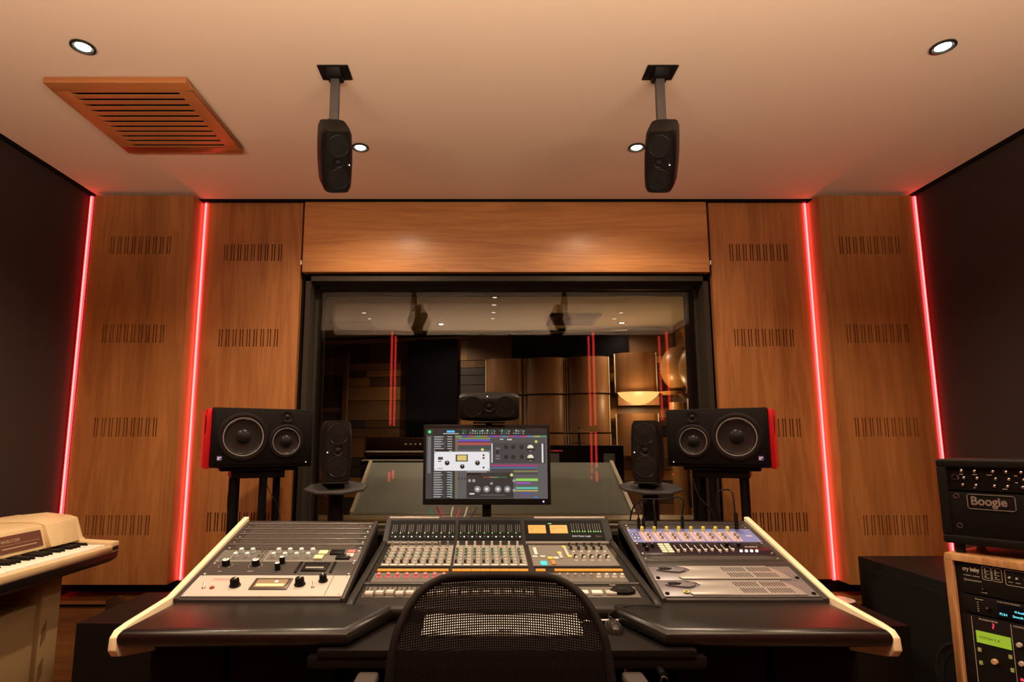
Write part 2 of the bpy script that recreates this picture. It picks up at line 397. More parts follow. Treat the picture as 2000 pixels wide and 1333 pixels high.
# ceiling vent
root = thing('ceiling_vent', 'square orange wooden ceiling vent with eleven slots at upper left', 'ceiling vent', (-1.462, 2.43, CE - .03))
g = G(); W2 = .285; n = 11
g.box(-W2, W2, -W2, -W2 + .055, 0, .026); g.box(-W2, W2, W2 - .055, W2, 0, .026); g.box(-W2, -W2 + .062, -W2 + .055, W2 - .055, 0, .026); g.box(W2 - .062, W2, -W2 + .055, W2 - .055, 0, .026)
mk('frame', g, W_VENT, root, bevel=.002)
g = G(); a = -W2 + .055; step = (2 * W2 - .11) / n
for k in range(n + 1):
    y0 = a + k * step
    g.box(-W2 + .06, W2 - .06, y0 - .0125, y0 + .0125, .001, .004)
mk('slats', g, W_VENT, root)
g = G().box(-W2 + .012, W2 - .012, -W2 + .012, W2 - .012, .026, .0295); mk('backing', g, M_GAP, root)

# ------------------------------------------------------------------ speakers
def disc(r, h0=0, h1=.001, seg=28): return [(r, h0), (r, h1)]
def mtm(name, label, M, group=None, horizontal=False, foot=True):
    """compact three-driver monitor; local: x right, y into cabinet, z up; origin = centre of the bottom"""
    root = thing(name, label, 'speaker', group=group, M=M)
    h, wd, dp = .262, .132, .16
    g = G()
    # body: bulged rounded box built from stacked rounded sections
    secs = 14; seg = 28; vs = []; fs = []
    for i in range(secs + 1):
        t = i / secs; z = h * t
        e = (abs(2 * t - 1)) ; bul = 1 - .10 * e ** 2 - (.10 * max(0, (e - .86) / .14) ** 2)
        for k in range(seg):
            a = 2 * PI * k / seg; c, s_ = math.cos(a), math.sin(a)
            q = (abs(c) ** 5 + abs(s_) ** 5) ** (-1 / 5)
            x = wd / 2 * bul * c * q; y = dp / 2 * s_ * q
            yb = y * (.97 if y < 0 else .93 - .07 * e)
            vs.append((x, yb + dp / 2, z))
    for i in range(secs):
        for k in range(seg):
            k2 = (k + 1) % seg; fs.append((i * seg + k, i * seg + k2, (i + 1) * seg + k2, (i + 1) * seg + k))
    fs.append(tuple(range(seg))[::-1]); fs.append(tuple(range(secs * seg, (secs + 1) * seg)))
    g.add(vs, fs); mk('cabinet', g, M_BLKPL, root)
    yf = .0022
    for z in (h * .23, h * .77):
        T = Matrix.Translation((0, yf, z)) @ FRONT
        g = G().lathe([(.047, -.004), (.047, .002), (.044, .0035), (.041, .0012), (.036, .002), (.016, .0008), (.002, .003)], 32, 0, T, closed=False)
        mk('woofer', g, M_RUBBER, root)
    T = Matrix.Translation((0, yf, h * .5)) @ FRONT
    g = G().lathe([(.026, -.004), (.0255, .0032), (.021, .003), (.015, -.001), (.0148, -.003)], 28, 0, T, closed=False); tw = mk('tweeter', g, M_BLKPL, root)
    g = G().lathe([(.0145, -.002), (.0125, .003), (.008, .0062), (.001, .0075)], 24, 0, T, closed=False); mk('dome', g, M_RUBBER, tw)
    lx = {'L': -.045, 'R': .045}.get(horizontal if horizontal in ('L', 'R') else 'L')
    g = G().lathe([(.0022, 0), (.0022, .0016), (.0005, .0022)], 12, 0, Matrix.Translation((lx, yf - .001, h * .47)) @ FRONT); mk('power_led', g, glow('white_led', (1, .93, .85), 5), root)
    if foot:
        g = G().prism([(-.01, -.012), (.13, -.012), (.13, -.006), (.06, .004), (-.01, -.004)], -.05, .05, 'x'); mk('foot', g, M_BLKPL, root, bevel=.002)
    return root

def RZ(a): return Matrix.Rotation(a, 4, 'Z')
def RX(a): return Matrix.Rotation(a, 4, 'X')
def RY(a): return Matrix.Rotation(a, 4, 'Y')
TRS = Matrix.Translation
# desk speakers on their stands.  toe: left speaker turns its face to +x
mtm('studio_monitor', 'small black upright three-driver speaker on the left round stand', TRS((-.622, 2.56, 1.087)) @ RZ(math.radians(22)) @ RX(math.radians(-3)))
mtm('studio_monitor', 'small black upright three-driver speaker on the right round stand', TRS((.706, 2.56, 1.087)) @ RZ(math.radians(-24)) @ RX(math.radians(-3)))
# centre speaker lying on its side above the screen
Mc = TRS((.032 - .131, 2.56, 1.408)) @ RX(math.radians(4)) @ RY(PI / 2)
cs = mtm('studio_monitor', 'black three-driver speaker lying on its side above the screen', Mc, foot=False)

def stand(x, label):
    root = thing('speaker_stand', label, 'speaker stand', (x, 2.62, 0), group='pedestal stands behind the console')
    n = 8; g = G(); R = .140
    poly = [(R * math.cos(PI / 8 + k * PI / 4), R * .92 * math.sin(PI / 8 + k * PI / 4)) for k in range(n)]
    g.prism(poly, 1.050, 1.060, 'z')
    for i_, v_ in enumerate(g.v): g.v[i_] = (v_[0], v_[1], v_[2] + v_[1] * .14)
    mk('top_plate', g, mat('plate_charcoal', (.035, .032, .034), .45), root, bevel=.003)
    g = G().lathe([(.034, .02), (.034, 1.046)], 24); mk('pole', g, M_BLACK, root)
    g = G().lathe([(.17, 0), (.17, .015), (.05, .02)], 28); mk('base', g, M_BLACK, root)
stand(-.64, 'black pedestal speaker stand with octagonal plate, left behind the console')
stand(.742, 'black pedestal speaker stand with octagonal plate, right behind the console')

# ceiling-hung speakers
def hung(x, sgn, label):
    # speaker points down and in
    C = Vector((x + .085 * sgn, 2.03, 2.272))   # centre of the face, roughly
    yaw = math.radians(33) * sgn; pit = math.radians(45)
    Mh = TRS(C) @ RZ(yaw) @ RX(pit) @ RY(-sgn * math.radians(15)) @ TRS((0, 0, -.115)) @ Matrix.Scale(.88, 4)
    sp = mtm('ceiling_speaker', label, Mh, horizontal='R', foot=False)
    return sp
for x, s, side in ((-.613, 1, 'left'), (.737, -1, 'right')):
    hung(x, s, 'black speaker hanging face-down from the %s ceiling bracket' % side)
    px = -.578 if s > 0 else .702
    root = thing('ceiling_bracket', 'black metal ceiling bracket carrying the %s hanging speaker' % side, 'bracket', (px, 2.13, CE), group='ceiling speaker brackets')
    g = G()
    g.box(-.06, .06, -.055, .035, -.006, 0)
    g.prism([(-.055, 0), (.035, 0), (.02, -.03), (-.03, -.03)], -.028, .028, 'x')
    mk('ceiling_plate', g, M_BLACK, root, bevel=.002)
    g = G().box(-.017, .017, -.012, .012, -.25, -.02); mk('arm', g, M_GUN, root, bevel=.002)
    g = G().box(-.02, .02, -.016, .014, -.255, -.20); g.cyl((0, -.022, -.225), (0, .02, -.225), .012, 16); mk('joint', g, M_GUN, root, bevel=.001)
    g = G().cyl((-.024, .0, -.262), (.024, .0, -.262), .016, 16); g.box(-.021, .021, -.02, .03, -.345, -.262); mk('clamp', g, M_BLACK, root, bevel=.002)
    sx = -1 if s > 0 else 1
    g = G().tube(smooth_path([(sx * .012, .01, -.17), (sx * .028, .005, -.24), (sx * .03, .0, -.29), (sx * .022, .035, -.34)]), .0032); mk('cable', g, M_CABLE, root)

# big red-sided monitors
def big(sgn, loc, rz, label):
    """sgn=+1: woofer on the left side"""
    root = thing('main_monitor', label, 'speaker', loc, (0, 0, rz))
    W, Hh, D = .455, .277, .34
    g = G().box(-W / 2, W / 2, 0, D, 0, Hh); mk('cabinet', g, M_BLACK, root, bevel=.006)
    g = G().box(-W / 2 + .012, W / 2 - .012, -.004, .002, .014, Hh - .016); mk('baffle', g, M_BAFFLE, root, bevel=.002)
    def driver(name, cx, cz, r, rim, cap):
        T = Matrix.Translation((cx, -.004, cz)) @ FRONT
        g = G().lathe([(r, 0), (r, .003), (r * .95, .005), (r * .80, .004), (r * .78, .003)], 48, 0, T, closed=False)
        for k in range(8):
            a = k * PI / 4 + PI / 8; g.cyl((r * .89 * math.cos(a), r * .89 * math.sin(a), .004), (r * .89 * math.cos(a), r * .89 * math.sin(a), .006), .003, 8, T=T)
        d = mk(name, g, M_BLKPL, root)
        g = G().lathe([(r * .80, .0035), (r * .795, .0062), (r * .765, .0062), (r * .75, .003)], 48, 0, T, closed=False); mk('rim', g, M_RIM, d)
        g = G().lathe([(r * .755, .003), (r * .72, .006), (r * .68, .003)], 48, 0, T, closed=False); mk('surround', g, M_RUBBER, d)
        g = G().lathe([(r * .68, .003), (r * .5, -.001 + .0013), (r * cap, .0003)], 48, 0, T, closed=False); mk('cone', g, M_CONE, d)
        g = G().lathe([(r * cap, .0004), (r * cap * .8, .007), (r * cap * .45, .0115), (.0005, .013)], 32, 0, T, closed=False); mk('dust_cap', g, M_RUBBER, d)
    driver('woofer', -sgn * .092, .142, .112, 1, .30)
    driver('midrange', sgn * .102, .122, .080, 1, .36)
    T = Matrix.Translation((sgn * .102, -.004, .238)) @ FRONT
    g = G().lathe([(.026, -.003), (.0255, .0035), (.019, .003), (.013, -.0)], 32, 0, T, closed=False)
    g.box(-.031, .031, -.027, .024, -.002, .0015, T=T)
    tw = mk('tweeter', g, M_BLKPL, root)
    g = G().lathe([(.0125, .0016), (.011, .004), (.006, .0065), (.0005, .007)], 20, 0, T, closed=False); mk('dome', g, M_RUBBER, tw)
    g = G()
    for a, b in ((-.027, -.022), (.027, -.022), (-.027, .02), (.027, .02)): g.cyl((a, b, .0012), (a, b, .003), .0024, 8, T=T)
    mk('screws', g, M_CHROME, tw)
    # maker's badge: pale mark on violet square
    T = Matrix.Translation((-sgn * .19, -.0045, .044)) @ FRONT
    g = G().box(-.011, .011, -.0105, .0105, 0, .0012, 0, T); g.box(-.0085, .0085, .0015, .0065, .0012, .0016, 1, T); g.box(-.0085, .0015, -.007, .000, .0012, .0016, 1, T)
    mk('badge', g, [mat('badge_violet', (.10, .08, .35), .4), mat('badge_pale', (.65, .62, .75), .4)], root)
    g = G().lathe([(.002, 0), (.002, .002)], 10, 0, Matrix.Translation((sgn * .198, -.004, .022)) @ FRONT); mk('power_led', g, glow('white_led', (1, .93, .85), 5), root)
    # red side cheek with slot
    xs = -sgn * (W / 2 + .001); x2 = xs - sgn * .020
    g = G().box(min(xs, x2), max(xs, x2), .020, D - .005, -.004, Hh - .006); rp = mk('side_panel', g, M_RED, root, bevel=.003); rp['label'] = 'bright red side panel'
    prof = []
    for k in range(20):
        a = 2 * PI * k / 20; prof.append((.10 + .026 * math.cos(a), .20 + .045 * math.sin(a)))
    x3 = x2 - sgn * .0012
    g = G().prism(prof, min(x2, x3), max(x2, x3), 'x'); mk('slot', g, M_GAP, rp)
    return root
big(1, (-1.034, 2.795, 1.137), math.radians(29), 'large black three-way speaker with red left side, left of the window')
big(-1, (1.113, 2.80, 1.137), math.radians(-29), 'large black three-way speaker with red right side, right of the window')

def quad_stand(x, y, posts, rz, label):
    root = thing('speaker_stand', label, 'speaker stand', (x, y, 0), (0, 0, rz), group='multi-post stands beside the window')
    g = G().box(-.12, .12, .03, .28, 1.085, 1.12); g.box(-.17, .17, .01, .32, 1.12, 1.136); mk('top_plate', g, M_BLACK, root, bevel=.002)
    for (a, b, r) in posts:
        g = G().cyl((a, b, .02), (a, b, 1.09), r, 20); mk('post', g, M_BLACK, root)
    g = G().box(-.13, .13, .03, .30, 0, .022); mk('base', g, M_BLACK, root, bevel=.003)
    return root
quad_stand(-1.05, 2.80, [(-.108, .06, .019), (.025, .05, .019), (.095, .12, .018), (-.08, .27, .018)], math.radians(26.5), 'black multi-post stand under the large left speaker')
quad_stand(1.13, 2.80, [(.095, .06, .021), (-.045, .05, .019), (-.10, .13, .017), (.08, .27, .018)], math.radians(-26.5), 'black multi-post stand under the large right speaker')

# ------------------------------------------------------------------ desk
DX0, DX1 = -.93, 1.045; DC = (DX0 + DX1) / 2
desk = thing('studio_desk', 'black leather-edged studio desk with pale wooden side cheeks and sloping rack bays', 'desk', (DC, 1.55, 0))
ox, oy = DC, 1.55
prof = [(2.345, .965), (1.80, .802), (1.60, .788), (1.555, .782), (1.537, .768), (1.534, .738), (1.55, .720), (1.575, .713), (1.80, .66), (2.345, .66)]
prof = [(a - oy, b) for a, b in prof]
for x0, x1 in ((DX0, DX0 + .021), (DX1 - .021, DX1)):
    g = G().prism(prof, x0 - ox, x1 - ox, 'x'); o = mk('cheek', g, W_CHEEK, desk, bevel=.0025); o['label'] = 'pale birch side cheek'
# rack frames: local frame along slope
RY0, RZ0, RY1, RZ1 = 1.81, .796, 2.335, .946
SL = math.hypot(RY1 - RY0, RZ1 - RZ0); AN = math.atan2(RZ1 - RZ0, RY1 - RY0)
def slope_prism(g, x0, x1, v0, v1, w0, w1, m=0):
    T = Matrix.Translation((0 - ox, RY0 - oy, RZ0)) @ Matrix.Rotation(AN, 4, 'X')
    g.box(x0, x1, v0, v1, w0, w1, m, T)
LX0, LX1 = DX0 + .021, -.404; QX0, QX1 = .53, DX1 - .021
for i, (a, b, ra, rb) in enumerate(((LX0, LX1, -.893, -.416), (QX0, QX1, .543, 1.005))):
    g = G()
    slope_prism(g, a, ra, -.012, SL, -.06, .004); slope_prism(g, rb, b, -.012, SL, -.06, .004)
    slope_prism(g, ra, rb, .524, SL, -.06, .004); slope_prism(g, ra, rb, -.016, -.001, -.06, .002)
    slope_prism(g, ra, rb, -.001, .524, -.06, -.03)
    mk('rack_bay', g, M_RACK, desk, bevel=.002)
    g = G()   # inner side wall facing the console and pedestal
    xin = b - .018 if i == 0 else a; xo = b if i == 0 else a + .018
    g.prism([(1.80 - oy, .74), (2.335 - oy, .74), (2.335 - oy, .93), (1.80 - oy, .776)], xin - ox, xo - ox, 'x')
    mk('bay_side', g, M_DESK, desk)
# armrest: padded leather slab in an outline with slanted inner corners
def armrest(pts, name='armrest'):
    bm = bmesh.new()
    vs = [bm.verts.new((x - ox, y - oy, .742)) for x, y in pts]
    f = bm.faces.new(vs); r = bmesh.ops.extrude_face_region(bm, geom=[f])
    bmesh.ops.translate(bm, verts=[v for v in r['geom'] if isinstance(v, bmesh.types.BMVert)], vec=(0, 0, .046))
    bmesh.ops.recalc_face_normals(bm, faces=bm.faces)
    es = [e for e in bm.edges if abs(e.verts[0].co.z - e.verts[1].co.z) < 1e-5]
    bmesh.ops.bevel(bm, geom=es, offset=.021, segments=5, affect='EDGES', profile=.5, clamp_overlap=True)
    me = bpy.data.meshes.new(name); bm.to_mesh(me); bm.free()
    me.polygons.foreach_set('use_smooth', [True] * len(me.polygons)); me.set_sharp_from_angle(angle=math.radians(50)); me.materials.append(M_LEATH)
    o = bpy.data.objects.new(name, me); COL.objects.link(o); o.parent = desk
armrest([(LX0, 1.815), (LX0, 1.535), (-.335, 1.535), (-.235, 1.80)][::-1])
armrest([(QX1, 1.815), (QX1, 1.535), (.458, 1.535), (.352, 1.80)])
g = G()
g.box(-.405 - ox, .53 - ox, 1.52 - oy, 2.34 - oy, .727, .745); g.box(-.43 - ox, .555 - ox, 1.525 - oy, 1.56 - oy, .70, .727)
mk('desk_tray', g, M_DESK, desk, bevel=.002)
g = G()
for a, b in ((-.93, -.72), (-.71, -.41), (.53, .79), (.80, 1.045)):
    g = G().box(a + .01 - ox, b - ox, 1.72 - oy, 2.34 - oy, .0, .70); mk('pedestal', g, M_DESK, desk, bevel=.002)
g = G().box(-.34 - ox, .42 - ox, 2.342 - oy, 2.74 - oy, .724, .745); mk('rear_shelf', g, M_DESK, desk, bevel=.002)
for a in (-.32, .37):
    g = G().box(a - ox, a + .03 - ox, 2.68 - oy, 2.71 - oy, 0, .724); mk('shelf_leg', g, M_DESK, desk)
g = G().box(-.41 - ox, .53 - ox, 2.30 - oy, 2.34 - oy, .2, .72); g.box(LX0 - ox, QX1 - ox, 2.335 - oy, 2.347 - oy, .60, .80); mk('back_panel', g, M_DESK, desk)

def rack_matrix(x, v=0, w=.002):
    return Matrix.Translation((x, RY0, RZ0)) @ Matrix.Rotation(AN, 4, 'X') @ Matrix.Translation((0, v, w))

# knob library on a plate: local x right, y up the plate, z out
def knob_mesh(name, r, h, m, mi=None, cap=None, skirt=None):
    g = G()
    if skirt: g.lathe([(skirt, 0), (skirt, h * .15), (r, h * .2)], 16, 0)
    g.lathe([(r, 0), (r * .92, h * .9), (r * .8, h)], 16, 0)
    if cap: g.lathe([(r * .8, h), (r * .78, h + .0004)], 16, 1)
    g.box(-r * .1, r * .1, 0, r * .85, h * .9, h + .0008, 1 if mi else 0)
    me_mats = [m] + ([mi] if mi else []) + ([] if mi else ([cap] if cap else []))
    return g, me_mats
def knob(parent, x, y, r, h, m=M_BLACK, mi=M_CREAMM, rot=0, cap=None, name='knob', skirt=None):
    g, mm = knob_mesh(name, r, h, m, mi, cap, skirt)
    if cap: mm = [m, cap]
    o = mk(name, g, mm, parent, loc=(x, y, .001), rot=(0, 0, rot)); return o
def screws(parent, W, Hh):
    first = None
    for x in (.009, W - .009):
        for y in ((.008, Hh - .008) if Hh > .03 else (Hh / 2,)):
            if first is None:
                g = G().lathe([(.0042, .001), (.004, .0028), (.002, .0036)], 10); first = mk('rack_screw', g, M_STEEL, parent, loc=(x, y, 0))
            else: copy_child(first, (x, y, 0))

LU = -.893; LW = .477
# vent panels
mat('rail_sheen', (.30, .275, .25), .35, .3, spec=.5)  # lighter colour carries the painted-in highlight along the console rails
gr = 'black vented blanking panels in left rack'
proto = None
ords = ['lowest', 'second lowest', 'middle', 'second highest', 'topmost']
for k in range(5):
    v = .3015 + k * .0444
    if proto is None:
        root = thing('vent_panel', 'x', 'rack panel', group=gr, M=rack_matrix(LU, v))
        g = G().box(0, LW, .0006, .0440, -.002, .001)
        mk('plate', g, M_RACK, root, bevel=.0006)
        g = G().box(.0, LW, .0402, .0432, .001, .0035); mk('top_lip', g, MATS['rail_sheen'], root, bevel=.0006)
        g = G()
        for i in range(60):
            x = .03 + i * .007
            g.box(x, x + .0045, .006, .035, .001, .0022)
        mk('louvres', g, M_VENT, root)
        screws(root, LW, .03); proto = root
    else:
        root = dup(proto, (0, 0, 0)); root.matrix_world = rack_matrix(LU, v)
    root['label'] = 'thin dark louvred rack panel, %s of five in the left rack' % ords[k]

# white levelling amplifier
la = thing('levelling_amplifier', 'off-white rack unit with amber meter and red script, bottom of left rack', 'rack unit', M=rack_matrix(LU, .0015))
H3 = .1235
M_LA = mat('offwhite_enamel', (.44, .42, .385), .4)
g = G().box(0, LW, 0, H3, -.002, .002); mk('faceplate', g, M_LA, la, bevel=.0008)
g = G()
g.box(.424, .4252, .004, H3 - .004, .002, .0025); mk('seam', g, M_BLACK, la)
screws(la, LW, H3)
for kx, ky in ((.136, .060), (.333, .066)): knob(la, kx, ky, .0145, .024, skirt=.017, rot=-.5)
knob(la, .399, .088, .012, .022, skirt=.0145, rot=.4)
g = G().box(.187, .302, .035, .099, .002, .006); g.box(.192, .297, .04, .094, .006, .0062, 1); mt = mk('meter', g, [M_GUN, mat('meter_bezel_dark', (.06, .035, .02), .3)], la, bevel=.0008)
g = G().box(.197, .292, .044, .090, .0063, .0066); g.box(.202, .287, .050, .064, .0066, .0068, 1); mk('dial', g, [glow('meter_amber', (.55, .25, .08), .9), glow('meter_scale', (1, .78, .3), 1.2)], mt)
g = G().lathe([(.0055, 0), (.003, .0006)], 16, 0, Matrix.Translation((.258, .078, .0067))); mk('pilot_bulb', g, glow('meter_bulb', (1, .8, .45), 4), mt)
for x, y in ((.047, .044), (.378, .048)):
    g = G().lathe([(.0055, .002), (.0055, .004)], 12, 0, Matrix.Translation((x, y, 0))); g.cyl((x, y, .003), (x - .002, y + .012, .016), .0018, 8, r1=.0028); mk('toggle_switch', g, M_CHROME, la)
g = G().lathe([(.0075, .002), (.007, .005), (.004, .007)], 16, 0, Matrix.Translation((.072, .046, 0))); mk('pilot_light', g, mat('dull_red_lens', (.25, .05, .04), .2), la)
M_RTXT = mat('red_script', (.5, .08, .06), .5)
text('lettering', 'TELETRONIX', .0088, M_RTXT, la, Tm((.053, .096, .0022)), sx=1.1)
g = G().box(.048, .125, .090, .0907, .002, .0023); mk('rule', g, M_RTXT, la)

# compressor (2U) above it
cp = thing('compressor_unit', 'dark grey rack unit with three white-capped knobs and small meter, left rack', 'rack unit', M=rack_matrix(LU, .1265))
H2 = .0865
g = G().box(0, LW, 0, H2, -.002, .002); mk('faceplate', g, mat('charcoal_plate', (.055, .048, .045), .45), cp, bevel=.0008); screws(cp, LW, H2)
for kx, ky, r in ((.052, .066, .013), (.150, .066, .013)):
    knob(cp, kx, ky, r, .02, mi=None, cap=M_WHITE)
    g = G()
    for a in range(9):
        an = math.radians(-40 + a * 32.5); g.lathe([(.0014, .002), (.0014, .0024)], 6, 0, Matrix.Translation((kx + .022 * math.cos(an), ky - .004 + .019 * math.sin(an), 0)))
    mk('scale_dots', g, M_CREAMM, cp)
for kx, ky in ((.232, .036), (.233, .078)): knob(cp, kx, ky, .0092, .024, mi=None, cap=M_WHITE)
g = G().box(.292, .3, .012, .082, .002, .007); g.box(.404, .412, .012, .082, .002, .007); mk('handles', g, M_BLACK, cp, bevel=.002)
g = G().box(.310, .392, .022, .078, .002, .006); mt = mk('meter', g, M_BLACK, cp, bevel=.001)
g = G().box(.318, .384, .034, .062, .006, .0064); g.box(.322, .380, .036, .046, .0064, .0066, 1); mk('dial', g, [mat('dial_dark', (.02, .015, .012), .3), glow('dial_cream', (.75, .5, .28), .7)], mt)
text('lettering', 'COMPRESSOR', .0045, M_CREAMM, cp, Tm((.324, .080, .0022)))
text('lettering', 'INPUT', .0045, M_CREAMM, cp, Tm((.043, .022, .0022))); text('lettering', 'OUTPUT', .0045, M_CREAMM, cp, Tm((.139, .022, .0022)))

# preamp with rows of pale knobs (2U)
pr = thing('channel_strip_unit', 'grey rack unit crowded with small pale blue knobs and coloured buttons, left rack', 'rack unit', M=rack_matrix(LU, .2140))
H2 = .0865
g = G().box(0, LW, 0, H2, -.002, .002); mk('faceplate', g, mat('mid_grey_plate', (.13, .125, .115), .45), pr, bevel=.0008); screws(pr, LW, H2)
M_PALE = mat('pale_blue_cap', (.45, .52, .56), .3)
base = None
for row, (yy, xs_) in enumerate(((.066, (.068, .107, .196, .235, .274, .313)), (.034, (.061, .100, .189, .228, .267, .306)))):
    for x in xs_:
        if base is None: base = knob(pr, x, yy, .0088, .016, m=M_PALE, mi=None, cap=M_WHITE)
        else: copy_child(base, (x, yy, .001))
g = G()
for x0, x1 in ((.045, .155), (.165, .33)):
    g.box(x0, x1, .006, .0068, .002, .0024); g.box(x0, x0 + .0008, .006, .082, .002, .0024)
mk('section_lines', g, M_CREAMM, pr)
base = None
for x in (.137, .150):
    for y in (.03, .042, .066, .078):
        g_ = G().lathe([(.0028, .002), (.0026, .009)], 10)
        if base is None: base = mk('small_switch', g_, M_STEEL, pr, loc=(x, y, 0))
        else: copy_child(base, (x, y, 0))
for x, y, w_, h_, m_ in ((.335, .048, .030, .026, 'y'), (.328, .014, .030, .026, 'y'), (.374, .048, .047, .030, 'k'), (.422 - .014, .014, .047, .030, 'k'), (.4365, .058, .026, .020, 'r'), (.4365, .028, .026, .024, 'w')):
    mm = {'y': mat('pale_yellow_button', (.72, .66, .38), .4), 'k': M_BLACK, 'r': mat('red_button', (.62, .16, .17), .4), 'w': mat('pinkish_button', (.75, .55, .55), .4)}[m_]
    if m_ in 'rw': x -= .004
    if m_ == 'k' and y < .03: x -= .006
    g = G().box(x, x + w_, y, y + h_, .002, .008); b_ = mk('push_button', g, mm, pr, bevel=.001)
    if m_ != 'k': b_['label'] = {'y': 'pale yellow button', 'r': 'red button', 'w': 'pinkish white button'}[m_]

# ---- right rack
RU = .543; RW = .462
up = thing('patch_bay', 'thin dark blank rack strip at the top of the right rack', 'rack unit', M=rack_matrix(RU, .474))
g = G().box(0, RW, 0, .048, -.002, .002); g.box(0, RW, .040, .047, .002, .004); mk('faceplate', g, M_RACK, up, bevel=.0008); screws(up, RW, .04)
# colourful preamp 2U+
ca = thing('eight_channel_preamp', 'blue and pink rack unit with eight yellow-green knobs under black cables', 'rack unit', M=rack_matrix(RU, .362))
H2 = .110
M_BLUE = mat('periwinkle_plate', (.16, .19, .46), .4)
g = G().box(0, RW, 0, H2, -.002, .002); mk('faceplate', g, M_BLUE, ca, bevel=.0008); screws(ca, RW, H2)
M_PINK = mat('pale_pink_plate', (.50, .40, .46), .4)
M_YK = mat('yellow_green_knob', (.62, .62, .16), .4)
kb = sb = lb = None
for k in range(8):
    x = .058 + k * .0455
    g = G().box(-.019, .019, .006, .084, .002, .003)
    for q in range(3): g.box(-.016 + q * .0125, -.0135 + q * .0125, .01, .08, .003, .0036, 1)
    if lb is None: lb = mk('channel_plate', g, [M_PINK, mat('violet_line', (.2, .12, .25), .5)], ca, loc=(x, 0, 0))
    else: copy_child(lb, (x, 0, 0))
    g = G().lathe([(.0068, .002), (.0062, .018), (.005, .02)], 14)
    if kb is None: kb = mk('gain_knob', g, M_YK, ca, loc=(x - .004, .090, 0))
    else: copy_child(kb, (x - .004, .090, 0))
    for yy in (.028, .052):
        g = G().lathe([(.005, .003), (.0046, .014)], 12)
        if sb is None: sb = mk('knob', g, mat('khaki_knob', (.35, .32, .2), .4), ca, loc=(x + .008, yy, 0))
        else: copy_child(sb, (x + .008, yy, 0))
g = G()
for x in (.012, .026):
    for y in (.03, .06): g.lathe([(.0065, .002), (.0065, .007), (.0035, .008)], 14, 0, Matrix.Translation((x, y, 0)))
mk('input_jacks', g, M_CHROME, ca)
text('lettering', 'PRE', .013, M_WHITE, ca, Tm((.425, .045, .0022)))
# black patch/drum unit
dr = thing('effects_unit', 'black rack unit with white faders and cream buttons, upper right rack', 'rack unit', M=rack_matrix(RU, .268))
H2 = .090
g = G().box(0, RW, 0, H2, -.002, .002); mk('faceplate', g, mat('gloss_black_plate', (.02, .014, .02), .2), dr, bevel=.0008); screws(dr, RW, H2)
fb = None
for k in range(9):
    x = .135 + k * .024
    g = G().box(-.001, .001, .012, .07, .002, .0024); g.box(-.004, .004, .016, .023, .002, .009, 1)
    if fb is None: fb = mk('fader', g, [M_CREAMM, M_WHITE], dr, loc=(x, 0, 0))
    else: copy_child(fb, (x, (k % 3) * .004, 0))
bb = None
for k in range(4):
    for j in range(2):
        g = G().box(-.009, .009, -.006, .006, .002, .006)
        p_ = (.088 + j * .022, .015 + k * .018, 0)
        if bb is None: bb = mk('push_button', g, mat('cream_button', (.75, .72, .55), .4), dr, loc=p_)
        else: copy_child(bb, p_)
g = G()
for k in range(4): g.lathe([(.005, .002), (.0045, .008)], 12, 0, Matrix.Translation((.352 + k * .018, .02, 0)))
mk('lamp_buttons', g, glow('lit_white_button', (1, .9, .75), 1.4), dr)
for x, y in ((.03, .03), (.055, .055), (.03, .062), (.36, .06), (.32, .062)): knob(dr, x, y, .007, .013)
text('lettering', 'STUDIO 8', .010, M_CREAMM, dr, Tm((.38, .052, .0022)))
vp = thing('vent_panel', 'thin dark louvred rack panel between black and silver units in the right rack', 'rack panel', M=rack_matrix(RU, .222))
g = G().box(0, RW, .0006, .044, -.002, .001); g.box(0, RW, .0395, .0435, .001, .003); mk('plate', g, M_RACK, vp, bevel=.0006); screws(vp, RW, .03)
g = G()
for i in range(58): g.box(.03 + i * .007, .0345 + i * .007, .008, .034, .001, .0022)
mk('louvres', g, M_VENT, vp)
bl = thing('blank_panel', 'plain grey rack strip above the upper silver unit', 'rack panel', M=rack_matrix(RU, .188))
g = G().box(0, RW, 0, .033, -.002, .001); mk('plate', g, M_RACK, bl, bevel=.0008)
